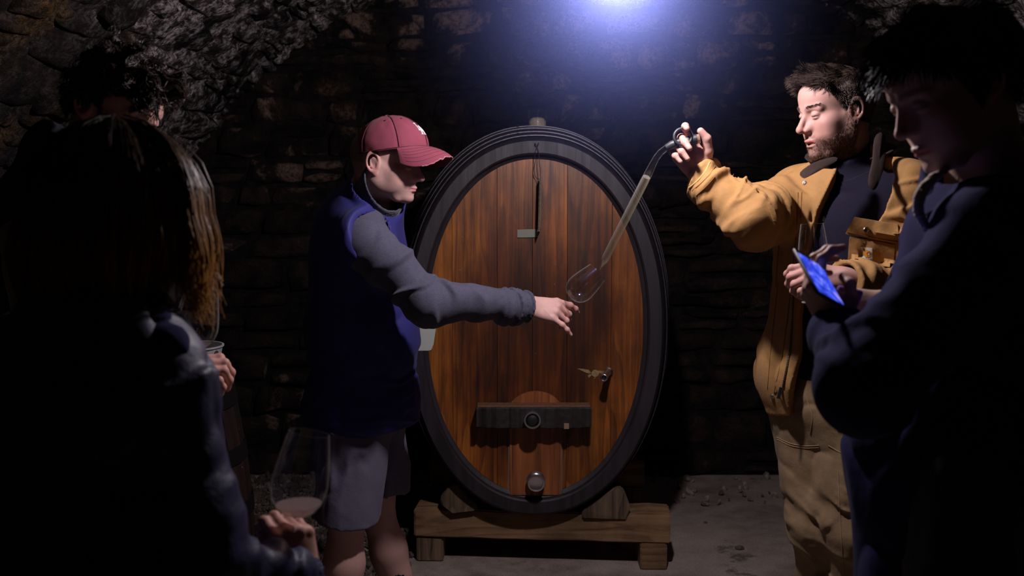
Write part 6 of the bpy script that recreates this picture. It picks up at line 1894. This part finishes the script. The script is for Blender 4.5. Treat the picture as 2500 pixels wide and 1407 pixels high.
for sd in 'LR':
    wr = D['wr' + sd]; ax = (wr - D['el' + sd]).normalized()
    s.cap(wr - ax * .045, wr + ax * .05, .034, .040, .004, 's')
s.cap(nk - V((0, 0, .01)), nk + V((0, 0, .2)), .07, .07, .006, 's'); s.cut(pe + V((0, 0, -.14)), (0, 0, -1))
lo, hi = bbox([ch + V((.2, .2, .2)), ch - V((.2, .2, .2)), pe + V((-.2, -.2, -.14)), D['shL'], D['shR'], D['elL'], D['wrL'], D['elR'], D['wrR'], nk], .1)
vs, q = s.mesh(.0058, lo, hi); np_mesh('jacket', vs, q, MAT_SHINY, ROOT_D)
# loose hood folds on the shoulder
s = SDF(); s.cap(W(330, 800, 1.42), W(405, 850, 1.38), .05, .032, .03); s.cap(W(405, 850, 1.38), W(440, 905, 1.38), .032, .02, .02); s.cap(W(200, 790, 1.44), W(330, 800, 1.42), .05, .05, .03)
crumple(s, W(360, 830, 1.4), .2, .006, (25, 25, 25), 1)
lo, hi = bbox([W(200, 790, 1.44), W(440, 905, 1.38)], .07); vs, q = s.mesh(.005, lo, hi); np_mesh('hood', vs, q, MAT_NAVY, ROOT_D)
s = SDF()
for sd in 'LR': s.cap(D['hip' + sd], D['kn' + sd], .095, .07, .04); s.cap(D['kn' + sd], D['an' + sd], .07, .055, .03)
s.ell(pe, (.12, .16, .14), RtD, .05); s.cut(V((0, 0, .06)), (0, 0, -1))
lo, hi = bbox([pe, D['anL'], D['anR']], .2); lo.z = .04; vs, q = s.mesh(.012, lo, hi); np_mesh('trousers', vs, q, MAT_DARKTROUSER, ROOT_D)
shoes(D, ROOT_D, M_DSHOE)
# long hair: a dark under-mass and several thousand strands falling from the crown
HC_ = HD.translation + V((-.005, 0, .03))
zt = HC_.z + .115; zb = W(300, 760, 1.5).z
s = SDF(); s.ell(HC_, (.118, .118, .114), None, .03); s.cap(HC_ + V((.0, 0, -.02)), V((HC_.x, HC_.y, zb + .09)), .116, .112, .05)
lf = D['f']; fc_ = HD @ V((.11, 0, -.03))
s.ell(fc_, (.07, .06, .10), HD.to_3x3(), .02, 's'); s.cut(V((0, 0, zb + .01)), (0, 0, -1))
lo, hi = HC_ - V((.16, .16, HC_.z - zb + .02)), HC_ + V((.16, .16, .15)); vs, q = s.mesh(.006, lo, hi)
MAT_HAIR_D = mat_hair('brown_to_gold_hair', (.035, .022, .015), (.46, .22, .05), .42, z0=HC_.z + .12, z1=HC_.z - .16, spec=.15)
HAIRD = np_mesh('hair', vs, q, mat_hair('dark_hair_mass', (.016, .011, .008)), ROOT_D)
rng = np.random.default_rng(5); nS, K = 5200, 14
az = rng.random(nS) * 2 * math.pi; fa = math.radians(48)
dif = np.abs((az - fa + math.pi) % (2 * math.pi) - math.pi); az = az[dif > .75]; nS = len(az)
lock = vnoise(np.stack([np.cos(az) * 7, np.sin(az) * 7, az * 0], 1)); el0 = 1.52 - rng.random(nS) ** 1.5 * .9
P = np.zeros((nS, K, 3), np.float32)
R0 = .122 + .022 * rng.random(nS) ** 2 + .012 * lock
zend = zb + .012 + .035 * rng.random(nS) - .03 * lock - .045 * np.clip(1 - np.abs((az + .15 + math.pi) % (2 * math.pi) - math.pi) / .5, 0, 1) * rng.random(nS)
for k in range(K):
    t = k / (K - 1)
    e_ = el0 * np.maximum(1 - t * 2.6, 0)
    rad_ = np.where(t < .385, R0 * np.cos(e_), R0 * (1 + .12 * math.sin(min(1, (t - .385) / .615) * 3.14) - .05 * ((t - .385) / .615)))
    z_ = np.where(t < .385, HC_.z + R0 * np.sin(e_), HC_.z + (zend - HC_.z) * ((t - .385) / .615))
    w = .006 * vnoise(np.stack([az * 6, z_ * 9, R0 * 200], 1)) + .004 * vnoise(np.stack([az * 22, z_ * 14, R0 * 80], 1))
    a_ = az + .10 * np.sin(t * 4 + lock * 5) * t
    flick = .05 * np.clip((t - .85) / .15, 0, 1) ** 2 * (np.cos(az + .1) > .86) * rng.random(nS) if False else np.clip((t - .82) / .18, 0, 1) ** 2 * .022 * (np.cos(az + .15) > .9)
    P[:, k, 0] = HC_.x + np.cos(a_) * (rad_ + w + flick); P[:, k, 1] = HC_.y + np.sin(a_) * (rad_ + w); P[:, k, 2] = z_
RR = (.0009 * (.7 + .6 * rng.random((nS, 1)))) * (1 - .7 * np.linspace(0, 1, K) ** 3)[None]
vh, qh = tubes_np(P, RR); np_mesh('strands', vh, qh, MAT_HAIR_D, HAIRD)
# the big glass she holds by the stem
gb_ = W(717, 1262, 1.50); gt_ = W(752, 1062, 1.50); gd = (gt_ - gb_).normalized()
gd = (gd + V((0, .07, 0))).normalized()
M_WINED = mat_glass('pale_wine', (.90, .72, .66), 1.34, body=.30)
wine_glass(frame(gb_ - gd * .078, z=gd), 'large wine glass with a little pale wine, held up in front of the grey shorts', h=.210, bowl_r=.0440, rim_r=.0315, stem=.078, wine=(M_WINED, .020), n=64)

# ---------------------------------------------------------------- curly-haired visitor, further left
MAT_BLACKKNIT = mat_fabric('black_knit', (.010, .010, .013), .9, sheen=.03)
MAT_GREYBROWN = mat_fabric('grey_brown_sleeve', (.38, .31, .26), .85)
E = {}
E['f'] = V((math.cos(-.1), math.sin(-.1), 0)); E['r'] = V((E['f'].y, -E['f'].x, 0))
HE = rot_frame(W(287, 262, 2.15), -22, 30)
E['neck'] = W(195, 430, 2.2); E['chest'] = W(150, 620, 2.25); E['pelvis'] = W(190, 1060, 2.25)
E['shR'] = W(75, 540, 2.08); E['shL'] = W(200, 520, 2.45)
E['elR'] = W(130, 820, 1.98); E['wrR'] = W(408, 962, 2.02)
E['elL'] = W(260, 820, 2.5); E['wrL'] = W(330, 980, 2.3)
E['hipR'] = E['pelvis'] + V((0, -.09, -.03)); E['hipL'] = E['pelvis'] + V((0, .09, -.03))
for k in 'RL': E['kn' + k] = V((E['hip' + k].x + .02, E['hip' + k].y, .5)); E['an' + k] = V((E['hip' + k].x, E['hip' + k].y, .085))
ROOT_E = empty('person', V((E['pelvis'].x, E['pelvis'].y, 0)))
props(ROOT_E, 'curly-haired person with lowered head in black hooded top with grey brown sleeve', 'person')
HME = frame(E['wrR'], x=(.80, .10, .58), z=(-.35, -.60, .70))
handE = (HME, dict(side=1, curl=((42, 52, 30), (46, 54, 30), (48, 56, 30), (50, 56, 30)), spread=(3, 0, -3, -7), hres=.0026, sc=.98))
handEL = (frame(E['wrL'], x=(.9, -.3, .1), z=(0, 0, 1)), dict(side=-1, hres=.005))
bodyE, sdfE = make_body('body', ROOT_E, E, HE, [handE, handEL], skin=(.55, .31, .25), hres=.003, legs=True, col_kw=dict(hair=(.03, .02, .016), hairline=lambda x, ay, z: .95 * (z > np.interp(x, [-.12, -.05, -.02, 0, .012, .03, .06, .08], [-.06, -.05, .015, .01, .0, .035, .050, .052]))))
vE, qE = verts_of(bodyE, ROOT_E); near = ((vE - A3(HE.translation)) ** 2).sum(1) < .165 ** 2
def flowE(p, rng):
    f = np.zeros_like(p); top = np.clip((p[:, 2] - .03) / .06, 0, 1); f[:, 0] = .9 * top; f[:, 2] = -.5 + .4 * top; return f + .15 * rng.standard_normal(p.shape)
vh, qh = hair_on(HE, scalp([-.12, -.05, -.02, 0, .012, .03, .06, .08], [-.06, -.05, .015, .01, .0, .035, .050, .052]), vE, qE[near[qE].all(1)], 7000, lambda p: .038 + .035 * np.clip((p[:, 2] - .03) / .06, 0, 1), flowE, rad=.0012, seed=24, segs=10, lift=.45, curl=2.6, curl_s=60)
np_mesh('hair', vh, qh, mat_hair('curly_dark_brown_hair', (.045, .030, .024), rough=.34), ROOT_E)
RtE = frame((0, 0, 0), x=E['f'], z=(0, 0, 1)).to_3x3()
s = SDF(); ch, pe, nk = E['chest'], E['pelvis'], E['neck']
s.ell(ch, (.15, .22, .23), RtE, .05); s.ell(ch.lerp(pe, .5), (.15, .20, .24), RtE, .06); s.ell(pe + V((0, 0, .02)), (.15, .19, .18), RtE, .06)
s.cap(nk + V((-.02, 0, -.05)), E['shR'], .095, .085, .05); s.cap(nk + V((0, 0, -.05)), E['shL'], .095, .08, .05); s.cap(nk + V((-.03, 0, .0)), nk + V((-.03, 0, .04)), .10, .095, .03)
s.keep(); crumple(s, ch, .35, .008, (8, 8, 8), 2); s.hollow(.02)
s.cap(nk + V((0, 0, .0)), nk + V((.03, 0, .2)), .078, .085, .006, 's')
for sd in 'RL':
    sh, el = E['sh' + sd], E['el' + sd]; d = (el - sh).normalized(); s.cap(sh + d * .09 + V((0, -.03 if sd == 'R' else .03, 0)), sh + d * .4, .088, .10, .006, 's')
s.cut(pe + V((0, 0, -.14)), (0, 0, -1))
lo, hi = bbox([ch + V((.2, .25, .25)), ch - V((.2, .25, .2)), pe + V((-.2, -.2, -.14)), nk + V((0, 0, .1))], .08); vs, q = s.mesh(.007, lo, hi); np_mesh('hooded_top', vs, q, MAT_BLACKKNIT, ROOT_E)
for sd in 'RL':
    sh, el, wr = E['sh' + sd], E['el' + sd], E['wr' + sd]; s = SDF(); ax = (wr - el).normalized()
    s.cap(sh, el, .074, .062, .03); s.cap(el, wr - ax * .01, .060, .044, .03); folds(s, sh, el, .12, .007, 20, 6, 51.0); folds(s, el, wr, .1, .007, 24, 6, 53.0); s.cap(wr - ax * .04, wr + ax * .05, .033, .038, .004, 's')
    lo, hi = bbox([sh, el, wr], .1); vs, q = s.mesh(.007, lo, hi); np_mesh('sleeve', vs, q, MAT_GREYBROWN, ROOT_E)
s = SDF()
for sd in 'LR': s.cap(E['hip' + sd], E['kn' + sd], .10, .075, .04); s.cap(E['kn' + sd], E['an' + sd], .075, .06, .03)
s.ell(pe, (.12, .16, .14), RtE, .05); s.cut(V((0, 0, .06)), (0, 0, -1))
lo, hi = bbox([pe, E['anL'], E['anR']], .2); lo.z = .04; vs, q = s.mesh(.012, lo, hi); np_mesh('trousers', vs, q, MAT_DARKTROUSER, ROOT_E)
shoes(E, ROOT_E, M_DSHOE)
ge = W(472, 850, 1.99); gd = V((.16, .05, 1)).normalized()
wine_glass(frame(ge - gd * .085, z=gd), 'wine glass held behind the dark shoulder, below the golden hair tips', h=.200, bowl_r=.043, rim_r=.033, stem=.085)

# ---------------------------------------------------------------- upright barrel with a pail on it, left
UB = empty('barrel', V((W(352, 1100, 2.82).x, 2.82, 0))); props(UB, 'dark upright oak barrel in the shadow beside the gravel', 'barrel')
bx, by = UB.location.x, UB.location.y; bh = W(470, 962, 2.62).z
prof_r = lambda z: .250 + .055 * math.sin(math.pi * z / bh)
M_RUST = mat_simple('rusty_hoop', (.004, .003, .003), .9, var=.3, spec=.1)
M_DOAK = mat_wood('dark_barrel_oak', (.022, .008, .004), (.012, .005, .003), (.006, .003, .002), stain=.6, spec=.2, rough=.7)
for k in range(20):
    a0, a1 = 2 * math.pi * k / 20 + .006, 2 * math.pi * (k + 1) / 20 - .006
    bm = bmesh.new(); rows = []
    for j in range(9):
        z = bh * j / 8; rows.append([bm.verts.new((bx + (prof_r(z) - o_) * math.cos(a), by + (prof_r(z) - o_) * math.sin(a), z)) for a, o_ in ((a0, 0), (a1, 0), (a1, .025), (a0, .025))])
    for p_, q_ in zip(rows, rows[1:]):
        for i in range(4): bm.faces.new((p_[i], p_[(i + 1) % 4], q_[(i + 1) % 4], q_[i]))
    bm.faces.new(rows[0]); bm.faces.new(rows[-1][::-1]); bm_obj('stave', bm, M_DOAK, UB)
for z0_ in (.02, .18, .34, bh - .39, bh - .23, bh - .07):
    bm = bmesh.new(); bm_lathe(bm, [(prof_r(z0_) + .0005, z0_), (prof_r(z0_) + .003, z0_), (prof_r(z0_ + .045) + .003, z0_ + .045), (prof_r(z0_ + .045) + .0005, z0_ + .045)], Matrix.Translation((bx, by, 0)), 48); bm_obj('hoop', bm, M_RUST, UB, True)
bm = bmesh.new(); bm_lathe(bm, [(0, bh - .03), (.232, bh - .03), (.232, bh - .045), (0, bh - .045)], Matrix.Translation((bx, by, 0)), 48); bm_obj('barrel_head', bm, M_DOAK, UB)
PAILX = W(462, 900, 2.64).x
PL = empty('pail', (PAILX, 2.69, bh)); props(PL, 'grey metal pail standing on the dark upright barrel', 'pail')
pb = Matrix.Translation((PAILX - .02, 2.70, bh - .029)); ph = W(500, 852, 2.64).z - bh + .03
M_GALV = mat_simple('galvanised_grey', (.36, .36, .37), .5, .25, bump=.2, bscale=30, var=.2)
bm = bmesh.new(); bm_lathe(bm, [(0, 0), (.062, 0), (.064, .003), (.090, ph - .006), (.094, ph - .004), (.094, ph), (.089, ph), (.061, .006), (0, .006)], pb, 40); bm_obj('pail_wall', bm, M_GALV, PL, True)
for sx in (-1, 1):
    bm = bmesh.new(); bm_lathe(bm, [(.006, 0), (.005, .003), (0, .004)], frame(pb.translation + V((sx * .085, -.03, ph - .016)), z=(sx * .9, -.35, 0)), 12); bm_obj('rivet', bm, M_STEEL, PL, True)

# ---------------------------------------------------------------- work lamp hung from the vault, and a haze put in for its glare
LM = empty('work_lamp', LAMP_AT + V((0, 0, .05))); props(LM, 'small round work lamp hanging from the vault above the visitors', 'lamp')
Ml = Matrix.Translation(LAMP_AT)
bm = bmesh.new(); bm_lathe(bm, [(0, .045), (.050, .045), (.058, .050), (.058, .062), (.030, .080), (.012, .090), (0, .092)], Ml, 36); bm_obj('housing', bm, mat_simple('black_lamp_housing', (.02, .02, .022), .5), LM, True)
bm = bmesh.new(); bm_lathe(bm, [(0, .0445), (.049, .0445), (.049, .041), (0, .041)], Ml, 36); bm_obj('diffuser', bm, mat_emit('lit_diffuser', (.9, .9, 1.0), 6.0), LM, True)
bm = bmesh.new(); ctop = V((LAMP_AT.x, LAMP_AT.y, VZ + math.sqrt(VR ** 2 - (LAMP_AT.x - VX) ** 2)))
bm_tube(bm, [LAMP_AT + V((0, 0, .09)), LAMP_AT + V((.004, .004, .3)), ctop], .0035, 8); bm_obj('cable', bm, M_BLACK, LM, True)
HAZE_D = .38
m = bpy.data.materials.new('glare_haze'); m.use_nodes = True; nt = m.node_tree; nt.nodes.clear()  # scatter volume added to imitate veiling glare, denser towards the lamp
vo = nt.nodes.new('ShaderNodeOutputMaterial'); vs_ = nt.nodes.new('ShaderNodeVolumeScatter'); vs_.inputs['Color'].default_value = (.30, .38, 1.0, 1);  vs_.inputs['Anisotropy'].default_value = 0.0
tc = nt.nodes.new('ShaderNodeTexCoord'); mp = nt.nodes.new('ShaderNodeMapping'); mp.vector_type = 'TEXTURE'
HZ = LAMP_AT + V((0, .06, -.02)); mp.inputs['Location'].default_value = HZ; mp.inputs['Scale'].default_value = (.64, .64, .64)
gr = nt.nodes.new('ShaderNodeTexGradient'); gr.gradient_type = 'SPHERICAL'; pw = nt.nodes.new('ShaderNodeMath'); pw.operation = 'POWER'; pw.inputs[1].default_value = 2.3
ml = nt.nodes.new('ShaderNodeMath'); ml.operation = 'MULTIPLY'; ml.inputs[1].default_value = HAZE_D
nt.links.new(tc.outputs['Object'], mp.inputs[0]); nt.links.new(mp.outputs[0], gr.inputs[0]); nt.links.new(gr.outputs['Fac'], pw.inputs[0]); nt.links.new(pw.outputs[0], ml.inputs[0]); nt.links.new(ml.outputs[0], vs_.inputs['Density'])
nt.links.new(vs_.outputs[0], vo.inputs['Volume'])
bm = bmesh.new(); bmesh.ops.create_icosphere(bm, subdivisions=3, radius=.66); bmesh.ops.translate(bm, verts=bm.verts[:], vec=HZ)
o = bm_obj('haze', bm, m, None, True); props(o, 'added bluish haze standing for the glare around the hanging lamp', 'haze', kind='stuff')
